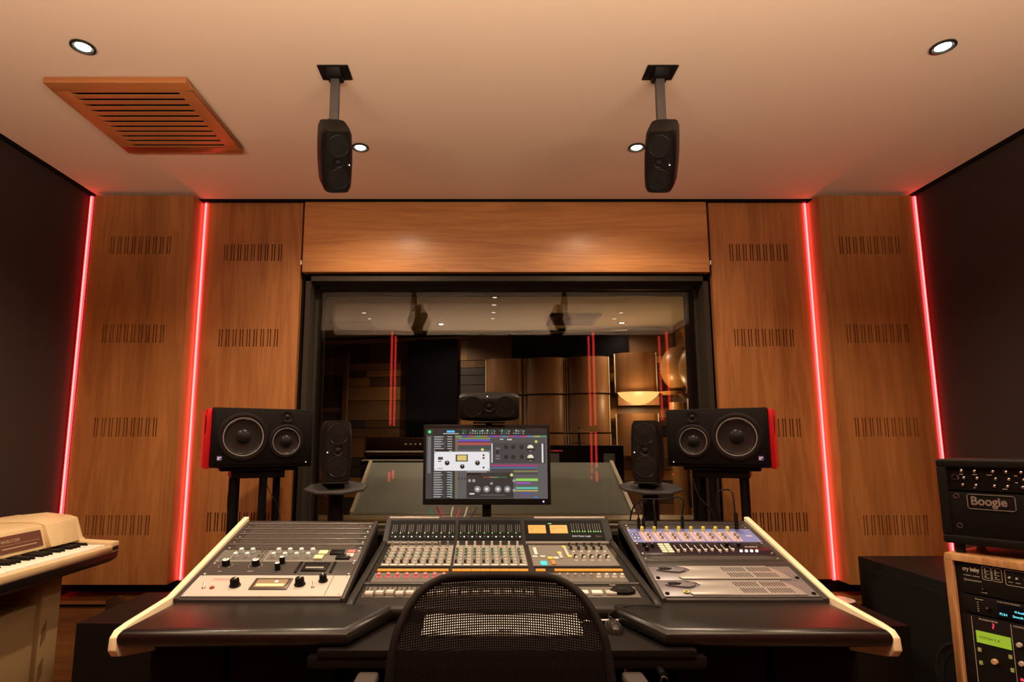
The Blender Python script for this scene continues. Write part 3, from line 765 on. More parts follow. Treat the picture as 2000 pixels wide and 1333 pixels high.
# two silver effects processors
def silver(v, label, badge):
    r_ = thing('silver_processor', label, 'rack unit', M=rack_matrix(RU, v), group='silver rack units')
    hh = .0915
    g = G().box(0, RW, 0, hh, -.002, .001); mk('faceplate', g, mat('slate_blue_plate', (.17, .16, .175), .35, .2), r_, bevel=.0008)
    pl = [(.088, .004), (.427, .004), (.420, .03), (.405, .06), (.382, .087), (.088, .087), (.118, .075), (.128, .062), (.118, .048), (.092, .036), (.078, .018)]
    n_ = len(pl); g = G(); g.prism(pl, .001, .005, 'z'); mk('silver_cover', g, M_SILVER, r_, bevel=.0012)
    g = G().prism([(.06, .05), (.088, .046), (.108, .054), (.116, .064), (.104, .074), (.06, .078), (.03, .074), (.02, .062)], .001, .007, 'z'); mk('control_pod', g, MATS['slate_blue_plate'], r_, bevel=.002)
    g = G().prism([(.03, .058), (.06, .056), (.07, .063), (.05, .07), (.028, .068)], .007, .010, 'z'); mk('display_lens', g, M_BLACK, r_, bevel=.001)
    g = G()
    for gx in (.235, .318):
        for row in range(2):
            for i in range(9):
                x = gx + i * .0082 + (1 - row) * .008; y = .014 + row * .036
                g.prism([(x, y), (x + .0028, y), (x - .0012, y + .027), (x - .004, y + .027)], .005, .0054, 'z')
    mk('cooling_slots', g, M_BLACK, r_)
    text('lettering', 'AUDIO ENGINE', .009, mat('grey_print', (.35, .33, .31), .5), r_, Tm((.135, .046, .0052)), sx=1.05, spacing=1.1)
    g = G()
    for x in (.012, RW - .012): g.lathe([(.007, .001), (.006, .004)], 14, 0, Matrix.Translation((x, .015, 0)))
    mk('corner_holes', g, M_GAP, r_)
    if badge:
        g = G().lathe([(.008, .005), (.008, .0056)], 20, 0, Matrix.Translation((.071, .022, 0)), closed=True)
        g.lathe([(.0055, .0056), (.0055, .006)], 20, 1, Matrix.Translation((.071, .022, 0)), closed=True)
        st = mk('yellow_sticker', g, [mat('sticker_yellow', (.75, .78, .1), .5), mat('sticker_dark', (.12, .12, .08), .5)], r_)
    return r_
silver(.0945, 'bright silver rack processor, upper of the two in the right rack', False)
silver(.0015, 'silver rack processor with a yellow sticker, lower of the two in the right rack', True)

# ------------------------------------------------------------------ mixing console
CX0, CX1 = -.392, .519; CC = (CX0 + CX1) / 2
CY0, CZ0, CY1, CZ1 = 1.755, .786, 2.366, .864
CL = math.hypot(CY1 - CY0, CZ1 - CZ0); CA = math.atan2(CZ1 - CZ0, CY1 - CY0)
con = thing('mixing_console', 'grey sixteen-channel mixing console with lit meter bridge in the middle of the desk', 'mixing console', M=Matrix.Translation((0, CY0, CZ0)) @ Matrix.Rotation(CA, 4, 'X'))
g = G()
g.prism([(-.012, -.014), (-.008, -.004), (.012, 0), (CL, 0), (CL, -.06), (.02, -.045), (-.004, -.036)], CX0, CX1, 'x')
mk('chassis', g, M_CONS, con, bevel=.003)
g = G().prism([(0, -.012), (CL, -.012), (CL, .006), (.03, .010), (.002, .004)], CX0, CX0 + .022, 'x'); mk('side_trim', g, M_CONS, con, bevel=.004)
g = G().prism([(0, -.012), (CL, -.012), (CL, .006), (.03, .010), (.002, .004)], CX1 - .022, CX1, 'x'); mk('side_trim', g, M_CONS, con, bevel=.004)
g = G()
for x0, x1, y0, y1 in ((-.350, -.108, .335, .575), (-.100, .160, .335, .575), (.178, .478, .335, .575), (-.355, -.108, .188, .268), (-.100, .160, .188, .268), (.178, .470, .188, .268), (-.358, -.10, .062, .145), (-.095, .16, .062, .145), (.175, .475, .062, .145)):
    g.box(x0, x1, y0, y1, 0, .0015)
mk('panel_plates', g, M_PANEL, con)
g = G()
for x0, x1 in ((-.352, -.108), (-.1, .16), (.178, .475)):
    g.box(x0, x1, .325, .331, .0, .006)
g.box(CX0 + .02, CX1 - .02, .165, .180, 0, .004)
mk('divider_bars', g, M_GUN, con, bevel=.0015)
g = G().box(CX0 + .025, -.17, .582, .600, 0, .009); g.box(.17, CX1 - .025, .582, .600, 0, .009); mk('upper_lip', g, MATS.get('rail_sheen') or mat('rail_sheen', (.30, .275, .25), .35, .3, spec=.5), con, bevel=.002)
M_SCRIB = glow('orange_scribble_lcd', (1.0, .30, .015), 1.1)
for x0, x1 in ((-.352, -.112), (-.1, .157), (.182, .215), (.245, .475)):
    g = G()
    n_ = max(1, int((x1 - x0) / .03))
    for i in range(n_): g.box(x0 + i * (x1 - x0) / n_ + .0006, x0 + (i + 1) * (x1 - x0) / n_ - .0006, .288, .303, .001, .004)
    mk('scribble_display', g, M_SCRIB, con)
KC = {c: mat('knob_cap_' + c, v, .35) for c, v in dict(grey=(.26, .25, .23), dark=(.05, .048, .045), green=(.07, .17, .12), mauve=(.20, .15, .18), white=(.62, .6, .56), ochre=(.35, .32, .14), pink=(.72, .20, .26), pale=(.42, .44, .40)).items()}
protos = {}
def ck(par, x, y, kind, r=.0052, h=.013):
    key = (kind, r, h)
    if key not in protos:
        g = G().lathe([(r * 1.15, 0), (r * 1.1, .002), (r * .9, .003), (r * .8, h), (r * .55, h + .0008)], 12); g.box(-r * .12, r * .12, 0, r * .8, h, h + .0014, 1)
        protos[key] = mk('knob', g, [KC[kind], M_WHITE], par, loc=(x, y, .0015)); return protos[key]
    return copy_child(protos[key], (x, y, .0015), par)
def strip(i, x, left):
    g = G().box(x - .0148, x + .0148, .338, .572, .0016, .0022)
    for q in range(6): g.box(x + .003, x + .011, .362 + q * .034, .372 + q * .034, .0022, .0045, 1)
    g.box(x - .011, x + .011, .341, .352, .0022, .0035, 2)
    s_ = mk('channel_strip', g, [mat('strip_grey', (.24, .225, .20), .42), KC['pale'], KC['white']], con)
    cols = ['dark', 'grey', 'green' if not left or i == 0 else 'grey', 'green' if not left else ('mauve' if i == 2 else 'ochre' if i == 1 else 'grey'), 'grey', 'dark']
    for q, yy in enumerate((.368, .400, .432, .464, .500, .560)):
        ck(s_, x - .007, yy, ['dark', 'grey', 'green', 'green' if not left else 'grey', 'green' if not left else 'mauve', 'white' if not left else 'grey'][q], h=.013 if q < 5 else .018)
for i in range(8): strip(i, -.335 + i * .0303, True)
for i in range(8): strip(i, -.084 + i * .0325, False)
# pink pan knobs row / select row
for i in range(8):
    x = -.336 + i * .0303; k_ = ck(con, x, .232, 'pink', .0085, .012); k_['label'] = 'pink knob'
    x = -.084 + i * .0325; ck(con, x, .232, 'pale', .0075, .010)
# faders
fb = None
for i in range(16):
    x = (-.338 + i * .0303) if i < 8 else (-.084 + (i - 8) * .0325)
    g = G().box(-.0012, .0012, .07, .14, .0016, .002); f_y = .078
    g.box(-.0115, .0115, .066, .094, .0016, .010, 1); g.box(-.0115, .0115, .072, .078, .010, .0125, 2)
    if fb is None: fb = mk('fader', g, [M_BLACK, mat('fader_pearl', (.42, .38, .35), .3), M_WHITE], con, bevel=.0012, loc=(x, 0, 0))
    else: copy_child(fb, (x, (i * 7 % 3) * .004, 0))
g = G()
for i in range(16):
    x = (-.352 + i * .0303) if i < 8 else (-.099 + (i - 8) * .0325); g.box(x - .001, x + .001, .066, .142, .0015, .004)
mk('fader_dividers', g, M_BLACK, con)
# master section
ms = mk('master_section', G().box(.18, .476, .338, .572, .0016, .0022), mat('strip_grey2', (.17, .16, .145), .42), con)
for x, y, wdt, hgt, c in ((.192, .45, .012, .08, 'white'), (.183, .420, .018, .014, 'white'), (.211, .420, .018, .014, 'white'), (.236, .40, .018, .022, 'yel'), (.257, .402, .018, .020, 'white'), (.205, .343, .022, .032, 'cyan'), (.243, .345, .014, .04, 'org'), (.277, .46, .016, .02, 'yel'), (.279, .41, .012, .05, 'pale'), (.303, .53, .015, .02, 'yel'), (.307, .44, .011, .09, 'pale'), (.309, .42, .015, .02, 'yel')):
    mm = {'white': KC['white'], 'yel': mat('yellow_cap', (.75, .55, .12), .4), 'cyan': glow('cyan_button', (.05, .85, .8), 1.0), 'org': mat('orange_cap', (.55, .22, .06), .4), 'pale': KC['pale']}[c]
    g = G().box(x, x + wdt, y, y + hgt, .0022, .007); b_ = mk('push_button', g, mm, ms, bevel=.001)
    if c == 'cyan': b_['label'] = 'lit cyan button'
for i in range(5):
    for y, kd in ((.56, 'dark'), (.52, 'dark'), (.455, 'white'), (.42, 'dark'), (.395, 'white')):
        ck(ms, .335 + i * .0285, y, kd, .0062, .014)
for i in range(9):
    ck(con, .255 + i * .0255, .232, 'white' if i > 4 else 'grey', .0072, .010)
for i in range(3):
    g = G().box(.29 + i * .042, .322 + i * .042, .075, .10, .0016, .010); mk('push_button', g, KC['white'] if i < 2 else KC['pale'], con, bevel=.002)
g = G().lathe([(.028, .0016), (.029, .010), (.020, .018), (.006, .020)], 28, 0, Matrix.Translation((.428, .098, 0)) @ Matrix.Diagonal((1.35, .75, 1, 1))); mk('trackball', g, M_BLACK, con)
text('lettering', 'SELECT', .006, M_CREAMM, con, Tm((.40, .152, .004)))
# meter bridge
br = Matrix.Translation((0, CY1, CZ1)) ; BA = math.atan2(.949 - .864, 2.476 - 2.366)
BL = .139
mb_ = thing('meter_bridge', '', '')  # replaced below
bpy.data.objects.remove(mb_)
rel = Matrix.Rotation(-CA, 4, 'X') @ Matrix.Translation((0, CY1 - CY0, CZ1 - CZ0)) @ Matrix.Rotation(BA, 4, 'X')
g = G().prism([(0, -.005), (0, 0), (.125, 0), (.136, .004), (BL, -.004), (BL, -.10), (.0, -.05)], CX0, CX1, 'x')
mb = mk('meter_bridge', g, M_BLKPL, con, bevel=.004); mb.matrix_local = rel
g = G()
g.prism([(.126, .0), (.134, .0045), (.1395, .001), (.132, -.003)], CX0 + .012, -.175, 'x'); g.prism([(.126, .0), (.134, .0045), (.1395, .001), (.132, -.003)], .215, CX1 - .012, 'x')
mk('top_rail', g, mat('rail_sheen', (.30, .275, .25), .35, .3, spec=.5), mb, bevel=.002)
M_SCR = mat('meter_glass_black', (.006, .006, .006), .55, spec=.05)
for x0, x1 in ((-.37, -.108), (-.095, .158), (.174, .488)):
    g = G().box(x0, x1, .012, .116, 0, .002); mk('meter_screen', g, M_SCR, mb)
g = G(); M_BAR = mat('meter_bar_grey', (.17, .16, .16), .4)
for i in range(16):
    for q in (0, 1, 2):
        x = (-.357 + i * .0325 if i < 8 else -.084 + (i - 8) * .0315) + q * .0078
        g.box(x - .0008, x + .0008, .050, .092, .002, .0026)
mk('meter_bars', g, M_BAR, mb)
g = G(); g2 = G(); g3 = G()
for i in range(16):
    x = -.357 + i * .0325 if i < 8 else -.084 + (i - 8) * .0315
    c_ = glow('led_yellow', (.85, .85, .2), 1.2) if i < 8 else glow('led_green', (.25, .95, .12), 1.2)
    if i % 8 == 0: lv = mk('level_light', G().box(-.0018, .0018, .0, .005, .002, .003), c_, mb, loc=(x, .044, 0), smooth=False)
    else: copy_child(lv, (x, .044, 0))
    if i == 0: rl = mk('route_light', G().lathe([(.003, .002), (.003, .003)], 10), glow('led_cream', (1, .85, .55), 1.8), mb, loc=(x + .0145, .027, 0))
    else: copy_child(rl, (x + .0145, .027, 0))
    if i == 0: dl_ = mk('dim_light', G().box(-.0025, .0025, 0, .005, .002, .0026), glow('led_dim', (.12, .06, .16), .6), mb, loc=(x, .026, 0), smooth=False)
    else: copy_child(dl_, (x, .026, 0))
for x0, x1 in ((.187, .257), (.274, .344)):
    g = G().box(x0, x1, .045, .088, .002, .004)
    vu = mk('vu_meter', g, glow('vu_amber', (1, .33, .025), 1.15), mb)
    g = G(); cxv = (x0 + x1) / 2
    for k in range(14):
        a0 = math.radians(50 + k * 80 / 14); a1 = math.radians(50 + (k + .55) * 80 / 14)
        g.quad((cxv + .040 * math.cos(a0), .038 + .036 * math.sin(a0), .0042), (cxv + .040 * math.cos(a1), .038 + .036 * math.sin(a1), .0042), (cxv + .042 * math.cos(a1), .038 + .038 * math.sin(a1), .0042), (cxv + .042 * math.cos(a0), .038 + .038 * math.sin(a0), .0042))
    g.quad((cxv - .018, .05, .0043), (cxv - .0172, .05, .0043), (cxv - .0262, .078, .0043), (cxv - .027, .078, .0043))
    mk('needle_and_scale', g, mat('vu_ink', (.05, .02, .01), .5), vu)
g = G(); g2 = G()
for x in (.362, .371, .382, .391, .404, .413, .427, .436, .448, .457, .466, .475):
    g.box(x - .0007, x + .0007, .058, .098, .002, .0026); copy_child(lv, (x, .052, 0))
mk('meter_bars', g, M_BAR, mb)
text('lettering', 'Solid State Logic', .0115, glow('lit_letters', (.9, .85, .8), .7), mb, Tm((.358, .027, .0022)), sx=.98)
text('lettering', 'Matrix', .0095, glow('red_letters', (.6, .04, .06), .5), mb, Tm((.452, .027, .0022)), sx=.9)
g = G().box(.268, .283, .096, .099, .002, .0026); mk('status_light', g, glow('led_green', (.25, .95, .12), 1.2), mb)

# ------------------------------------------------------------------ screen
mon = thing('monitor', 'black flat screen showing audio editing windows above the console', 'computer monitor', (.022, 2.585, .985))
W_, H_ = .556, .345
g = G().box(-W_ / 2, W_ / 2, 0, .035, 0, H_); mk('bezel', g, mat('monitor_plastic', (.016, .013, .014), .35), mon, bevel=.004)
g = G().cyl((0, .05, -.20), (0, .05, .12), .02); g.box(-.05, .05, .03, .055, .06, .16); g.box(-.13, .13, -.02, .16, -.235, -.22); mk('monitor_stand', g, M_BLACK, mon, bevel=.002)
g = G().box(-.003, .003, -.001, .0, -.003, .003, T=Matrix.Translation((.245, 0, .014))); mk('power_led', g, glow('blue_led', (.25, .25, 1), 6), mon)
g = G().box(-.06, .08, -.03, .10, .352, .357); g.box(-.005, .025, .036, .044, .12, .357); mk('speaker_shelf', g, M_BLACK, mon, bevel=.001)
# screen art, coordinates in the photo crop's proportions: u 0..1 left-right, v 0..1 top-down
SM = []; SI = {}
def sm(c, s=1.0):
    key = (c, s)
    if key not in SI: SI[key] = len(SM); SM.append(glow('screen_tint_%d' % len(SM), c, s))
    return SI[key]
def lin(r, g_, b): return tuple(((x / 255.0) ** 2.2) for x in (r, g_, b))
SX0, SX1, SZ0, SZ1 = -W_ / 2 + .012, W_ / 2 - .014, .026, H_ - .016
sg = G()
def R(u0, v0, u1, v1, c, layer=1):
    x0 = SX0 + (SX1 - SX0) * u0; x1 = SX0 + (SX1 - SX0) * u1; z1 = SZ1 - (SZ1 - SZ0) * v0; z0 = SZ1 - (SZ1 - SZ0) * v1
    y = -.0004 - .0003 * layer
    sg.quad((x0, y, z0), (x1, y, z0), (x1, y, z1), (x0, y, z1), sm(lin(*c)))
def Cc(u, v, r, c, layer=1, n=14):
    x = SX0 + (SX1 - SX0) * u; z = SZ1 - (SZ1 - SZ0) * v; y = -.0004 - .0003 * layer; rr = r * (SX1 - SX0)
    o = [(x + rr * math.cos(2 * PI * k / n), y, z + rr * math.sin(2 * PI * k / n)) for k in range(n)]
    sg.add(o, [tuple(range(n))], sm(lin(*c)))
R(0, 0, 1, 1, (86, 86, 88), 0)
R(0, 0, 1, .10, (32, 34, 38)); R(0, .015, .055, .085, (15, 60, 40), 2); Cc(.028, .05, .013, (90, 220, 150), 3)
for i in range(26):
    c = random.choice([(150, 160, 160), (40, 120, 80), (90, 200, 150), (30, 32, 30), (180, 180, 180)])
    u = .30 + i * .02; R(u, .02 + .012 * (i % 2), u + .014, .045, c if i % 3 else (30, 110, 75), 2); R(u, .062, u + .010, .078, c, 2)
R(.17, .03, .235, .06, (90, 190, 240), 2); R(.14, .07, .27, .08, (190, 200, 205), 2)
R(0, .10, .05, 1, (58, 60, 64)); R(.05, .10, .24, 1, (44, 46, 49)); R(.013, .12, .04, .64, (105, 105, 108), 2)
for i in range(26):
    v = .115 + i * .034
    if .33 < v < .62: continue
    R(.065, v, .065 + random.uniform(.06, .085), v + .012, (165, 165, 165), 2); R(.175, v, .215, v + .010, (185, 190, 190), 2)
    R(.065, v + .016, .12, v + .022, (110, 115, 115), 2); R(.14, v, .165, v + .02, (62, 64, 66), 2)
    if i > 12: R(.205, v + .013, .222, v + .022, random.choice([(60, 140, 140), (90, 190, 90)]), 2)
R(.24, .10, .262, 1, (110, 98, 80)); 
x = .24
for c in [(120, 150, 100), (80, 70, 160), (170, 60, 90), (70, 140, 110), (150, 110, 60), (90, 70, 170), (160, 50, 130), (60, 130, 160), (170, 60, 80), (100, 70, 170), (180, 50, 110), (70, 130, 170), (170, 160, 70), (60, 140, 110)]:
    R(x, .105, x + .054, .125, c, 2); x += .0542
for v0, v1, c in ((.135, .155, (110, 140, 60)), (.155, .19, (95, 80, 165)), (.19, .205, (90, 30, 70)), (.205, .23, (170, 90, 70)), (.23, .245, (140, 60, 80)), (.25, .30, (60, 72, 72))):
    R(.262, v0, .535, v1, c, 2)
# white compressor window
R(.075, .30, .19, .33, (25, 25, 28), 3); Cc(.465, .305, .012, (215, 215, 110), 3)
R(.068, .335, .525, .605, (226, 224, 226), 3)
R(.245, .375, .345, .475, (60, 58, 40), 4); R(.257, .385, .335, .462, (215, 190, 110), 5)
Cc(.175, .495, .020, (30, 28, 30), 4); Cc(.300, .545, .019, (30, 28, 30), 4); Cc(.425, .495, .020, (30, 28, 30), 4)
for u, v in ((.175, .495), (.300, .545), (.425, .495)): R(u - .003, v - .025, u + .003, v - .005, (220, 220, 220), 5)
R(.10, .41, .14, .45, (60, 58, 62), 4); R(.10, .465, .128, .48, (90, 88, 92), 4); R(.095, .57, .14, .58, (130, 130, 132), 4)
Cc(.475, .385, .009, (110, 40, 60), 4); Cc(.475, .425, .009, (110, 40, 60), 4); Cc(.475, .56, .008, (40, 40, 42), 4)
for u in (.075, .515):
    for v in (.35, .585): Cc(u, v, .004, (70, 70, 72), 4)
# dark stereo window
R(.53, .135, .985, .20, (72, 72, 75), 3); R(.61, .15, .64, .165, (190, 190, 190), 4); R(.67, .15, .71, .17, (190, 190, 190), 4); Cc(.91, .19, .012, (200, 200, 90), 4)
R(.535, .205, .985, .50, (62, 62, 66), 3); R(.54, .215, .549, .49, (225, 225, 225), 4); R(.955, .22, .968, .49, (225, 225, 225), 4)
for v in (.27, .41):
    for u in (.66, .72, .79): Cc(u, v, .018, (30, 30, 34), 4)
    Cc(.862, v + .01, .026, (225, 220, 190), 4); R(.83, v + .015, .895, v + .05, (40, 36, 36), 5)
Cc(.59, .34, .014, (28, 28, 30), 4)
for v in (.28, .39, .43): R(.575, v, .61, v + .012, (130, 130, 132), 4)
R(.535, .515, .92, .55, (120, 45, 85), 2); R(.535, .525, .92, .535, (185, 80, 130), 3); R(.535, .55, .92, .575, (60, 105, 135), 2); R(.535, .58, .92, .66, (66, 66, 68), 2); R(.72, .60, .92, .625, (125, 120, 80), 3)
# lower plugin window
R(.335, .63, .72, .99, (46, 46, 48), 3); R(.34, .635, .45, .665, (15, 15, 16), 4); R(.335, .615, .50, .63, (150, 150, 150), 4)
Cc(.705, .665, .013, (200, 215, 110), 4)
for i in range(15): R(.475 + i * .013, .69, .481 + i * .013, .705, (200, 70, 60) if i < 4 else (190, 180, 130) if i < 9 else (60, 150, 80), 4)
for u in (.425, .50, .593, .670):
    Cc(u, .865, .026, (150, 150, 150), 4); Cc(u, .865, .019, (50, 50, 52), 5); Cc(u, .865, .014, (215, 215, 215), 6)
for u, v in ((.36, .745), (.395, .745), (.73 - .005, .745), (.725, .88)): Cc(u, v, .013, (150, 150, 150), 4)
R(.36, .92, .40, .94, (215, 215, 215), 4); R(.45, .945, .65, .95, (130, 130, 130), 4); R(.53, .77, .55, .80, (150, 155, 160), 4)
for v0, v1, c, a, b in ((.715, .75, (140, 205, 85), .74, .92), (.765, .79, (150, 80, 175), .74, .86), (.835, .865, (90, 180, 160), .74, .92), (.88, .895, (200, 175, 90), .74, .92), (.915, .93, (90, 75, 170), .78, .87), (.955, .967, (120, 80, 130), .78, .85), (.965, .99, (70, 110, 160), .885, .92)):
    R(a, v0, b, v1, c, 4)
for i, u in enumerate((.27, .295, .318)): R(u, .70, u + .008, .73, (30, 30, 30), 3)
mk('screen', sg, SM, mon, smooth=False)

# cable tangle below the screen
for i, (c, pts) in enumerate([((.05, .25, .3), [(-.215, 2.50, .98), (-.20, 2.50, .93), (-.17, 2.50, .925)]), ((.45, .06, .12), [(-.18, 2.49, .985), (-.16, 2.49, .945), (-.11, 2.49, .938), (-.09, 2.5, .98)]), ((.5, .48, .45), [(-.12, 2.51, .985), (-.125, 2.50, .94), (-.08, 2.50, .935), (-.06, 2.51, .985)]), ((.06, .05, .05), [(-.19, 2.505, .985), (-.14, 2.495, .928), (-.06, 2.5, .935), (-.02, 2.51, .985)])]):
    g = G().tube(smooth_path(pts), .0035)
    n_ = ['teal', 'red', 'grey', 'black'][i]
    tag(mk('cable', g, mat('cable_' + n_, c, .4)), '%s cable looping below the screen' % n_, 'cable')

# ------------------------------------------------------------------ keyboard, mouse, cables on the tray
kb = thing('computer_keyboard', 'slim white computer keyboard on the desk tray, seen through the chair mesh', 'keyboard', (.055, 1.675, .7540), (math.radians(8), 0, 0))
g = G().box(-.215, .215, -.058, .068, 0, .007); mk('tray', g, mat('aluminium_light', (.7, .68, .64), .3, .3), kb, bevel=.002)
kp = None
for r_ in range(6):
    for c_ in range(21):
        if r_ == 0 and 4 <= c_ <= 9: continue
        g_ = G().box(0, .0168, 0, .0145, .007, .0095)
        p_ = (-.210 + c_ * .0200, -.052 + r_ * .0182, 0)
        if kp is None: kp = mk('key', g_, M_WHITE, kb, bevel=.0008, loc=p_)
        elif c_ % 1 == 0 and (r_ * 21 + c_) < 104: copy_child(kp, p_)
g = G().box(-.09, .025, -.052, -.0375, .007, .0095); mk('space_bar', g, M_WHITE, kb, bevel=.0008)
ms_ = thing('computer_mouse', 'glossy black computer mouse on the desk tray right of the chair', 'mouse', (.358, 1.675, .7455), (0, 0, .1)); ms_.scale = (.78, .78, .78)
g = G(); vs = []; fs = []
nu, nv = 20, 10
for j in range(nv + 1):
    t = j / nv * PI / 2
    for k in range(nu):
        a = 2 * PI * k / nu; cx_ = math.cos(a); sx_ = math.sin(a)
        vs.append((.031 * cx_ * math.cos(t) * (1 - .12 * sx_), .056 * sx_ * math.cos(t), .036 * math.sin(t) * (1 - .15 * sx_)))
for j in range(nv):
    for k in range(nu):
        k2 = (k + 1) % nu; fs.append((j * nu + k, j * nu + k2, (j + 1) * nu + k2, (j + 1) * nu + k))
fs.append(tuple(range(nu))[::-1])
g.add(vs, fs); mk('mouse_shell', g, mat('gloss_black_plastic', (.02, .018, .018), .08, coat=.6), ms_)
g = G().cyl((-.003, .03, .030), (.003, .03, .030), .008, 14); mk('scroll_wheel', g, M_RUBBER, ms_)
g = G().tube(smooth_path([(.354, 1.716, .765), (.366, 1.735, .775), (.42, 1.738, .792), (.50, 1.736, .79), (.535, 1.74, .77)]), .0018); tag(mk('cable', g, M_CABLE), 'thin black mouse cable running right over the console edge', 'cable')
g = G().tube(smooth_path([(.265, 1.715, .752), (.31, 1.722, .757), (.40, 1.725, .757), (.47, 1.724, .757), (.515, 1.718, .752)]), .0026); tag(mk('cable', g, M_WHITE), 'white cable lying on the tray in front of the console', 'cable')

# patch cables into the right rack
def rp(x, v, w): 
    q = Matrix.Translation((0, RY0, RZ0)) @ Matrix.Rotation(AN, 4, 'X') @ Vector((x, v, w)); return q
for i, (x, top, mid) in enumerate([(.588, (.60, 2.30, 1.03), None), (.606, (.64, 2.36, 1.045), None), (.650, (.645, 2.33, 1.035), None)]):
    p0 = rp(x, .46, .01)
    pts = [p0, p0 + Vector((0, 0, .05)), (x + .005, p0.y + .03, 1.02 + i * .006), (.66 + .012 * i, 2.36, 1.0), (.655, 2.40, .86)]
    g = G().tube(smooth_path(pts), .0028); g.cyl(p0, p0 + Vector((0, 0, .04)), .006, 12)
    tag(mk('patch_cable', g, M_CABLE), 'black cable looping from the left end of right rack, %s of three' % ['leftmost', 'middle', 'rightmost'][i], 'cable', 'bunched patch cables')
p0 = rp(.752, .46, .01)
g = G().tube(smooth_path([p0, p0 + Vector((0, 0, .05)), (.755, p0.y, 1.045), (.70, 2.30, 1.035), (.62, 2.32, 1.03), (.59, 2.36, .98), (.59, 2.4, .88)]), .003); g.cyl(p0, p0 + Vector((0, 0, .045)), .006, 12)
tag(mk('patch_cable', g, M_CABLE), 'black patch cable bending left in a long flat arc above the right rack', 'cable')
p0 = rp(.952, .455, .01)
g = G().tube(smooth_path([p0, p0 + Vector((-.003, 0, .06)), (.952, p0.y + .02, 1.06), (.945, 2.30, 1.072), (.915, 2.32, 1.055), (.92, 2.34, .99), (.95, 2.37, .90)]), .003); g.cyl(p0, p0 + Vector((-.001, 0, .06)), .0075, 12)
tag(mk('patch_cable', g, M_CABLE), 'black patch cable standing in a tall hairpin loop at the right end of the rack', 'cable')
# cable behind the left stand
g = G().tube(smooth_path([(-1.20, 2.86, 1.10), (-1.215, 2.86, 1.0), (-1.20, 2.84, .90), (-1.16, 2.80, .84), (-1.14, 2.8, .5)]), .004)
tag(mk('cable', g, M_CABLE), 'black cable hanging left of the posts under the large left speaker', 'cable')
g = G().tube(smooth_path([(1.00, 2.82, 1.09), (1.02, 2.8, 1.0), (1.08, 2.78, .90), (1.11, 2.78, .6)]), .004)
tag(mk('cable', g, M_CABLE), 'black cable hanging between the posts under the large right speaker', 'cable')
g = G().tube(smooth_path([(-.985 - .06, 2.84, 1.10), (-1.01, 2.84, 1.02), (-.975, 2.84, .96), (-.955, 2.9, .8)]), .002)
tag(mk('cable', g, M_CABLE), 'thin brown cable slanting between the posts under the large left speaker', 'cable')

# keys hanging from the drawer lock
ky = thing('key_bunch', 'small brass keys hanging from a lock under the right armrest', 'keys', (.435, 1.50, .70))
g = G().cyl((0, -.012, 0), (0, .02, 0), .008, 14); mk('lock', g, M_BLACK, ky)
g = G().tube([(.009 * math.cos(a * PI / 8), -.016, -.014 + .012 * math.sin(a * PI / 8)) for a in range(16)], .0013, closed=True); mk('ring', g, M_CHROME, ky)
for s_, a_ in ((0, .12), (1, -.2)):
    T = Matrix.Translation((0, -.016 - .004 * s_, -.026)) @ RY(a_)
    g = G().lathe([(.008, -.0012), (.008, .0012)], 14, 0, T @ TRS((0, 0, -.006)) @ RX(PI / 2)); g.box(-.0025, .0025, -.001, .001, -.045, -.012, 0, T); mk('key', g, mat('brass', (.6, .38, .16), .3, .9), ky)
g = G().cyl((.435, 1.53, .70), (.435, 1.53, .727), .004); 

# ------------------------------------------------------------------ office chair
ch = thing('office_chair', 'black mesh-backed office chair in the centre foreground', 'chair', (.035, 1.25, 0))
def mesh_mat():
    m = bpy.data.materials.new('chair_mesh'); m.use_nodes = True; nt = m.node_tree; N = nt.nodes.new; L = nt.links.new
    b = nt.nodes['Principled BSDF']; b.inputs['Base Color'].default_value = (.008, .006, .006, 1); b.inputs['Roughness'].default_value = .7; b.inputs['Specular IOR Level'].default_value = .08
    out = nt.nodes['Material Output']; t = N('ShaderNodeBsdfTransparent'); mx = N('ShaderNodeMixShader')
    tc = N('ShaderNodeTexCoord'); sx_ = N('ShaderNodeSeparateXYZ'); L(tc.outputs['Object'], sx_.inputs[0])
    def mth(op, a=None, b_=None):
        n = N('ShaderNodeMath'); n.operation = op
        for i, v in enumerate((a, b_)):
            if v is None: continue
            if isinstance(v, (int, float)): n.inputs[i].default_value = v
            else: L(v, n.inputs[i])
        return n.outputs[0]
    k = 2 * PI / .0092
    s1 = mth('SINE', mth('MULTIPLY', mth('ADD', sx_.outputs[0], sx_.outputs[2]), k))
    s2 = mth('SINE', mth('MULTIPLY', mth('SUBTRACT', sx_.outputs[0], sx_.outputs[2]), k))
    hole = mth('GREATER_THAN', mth('MULTIPLY', s1, s2), .50)
    L(hole, mx.inputs[0]); L(b.outputs[0], mx.inputs[1]); L(t.outputs[0], mx.inputs[2]); L(mx.outputs[0], out.inputs[0])
    return m
M_MESH = mesh_mat()
rows = [(.56, .206), (.62, .211), (.70, .213), (.78, .212), (.865, .204), (.908, .190), (.935, .174), (.954, .155), (.966, .132), (.972, .108)]
def backy(x, z): return .10 * (x / .24) ** 2 * -1 + .05 * ((z - .75) / .2) ** 2 * .6
g = G(); NX = 24; vs = []; fs = []
for z, hw in rows:
    for i in range(NX + 1):
        x = hw * (2 * i / NX - 1); vs.append((x, backy(x, z), z))
for j in range(len(rows) - 1):
    for i in range(NX):
        a = j * (NX + 1) + i; fs.append((a, a + 1, a + NX + 2, a + NX + 1))
g.add(vs, fs); mk('mesh_back', g, M_MESH, ch)
path = [(-hw, backy(hw, z), z) for z, hw in rows] + [(x, backy(x, .972), .972) for x in (-.06, 0, .06)] + [(hw, backy(hw, z), z) for z, hw in rows[::-1]]
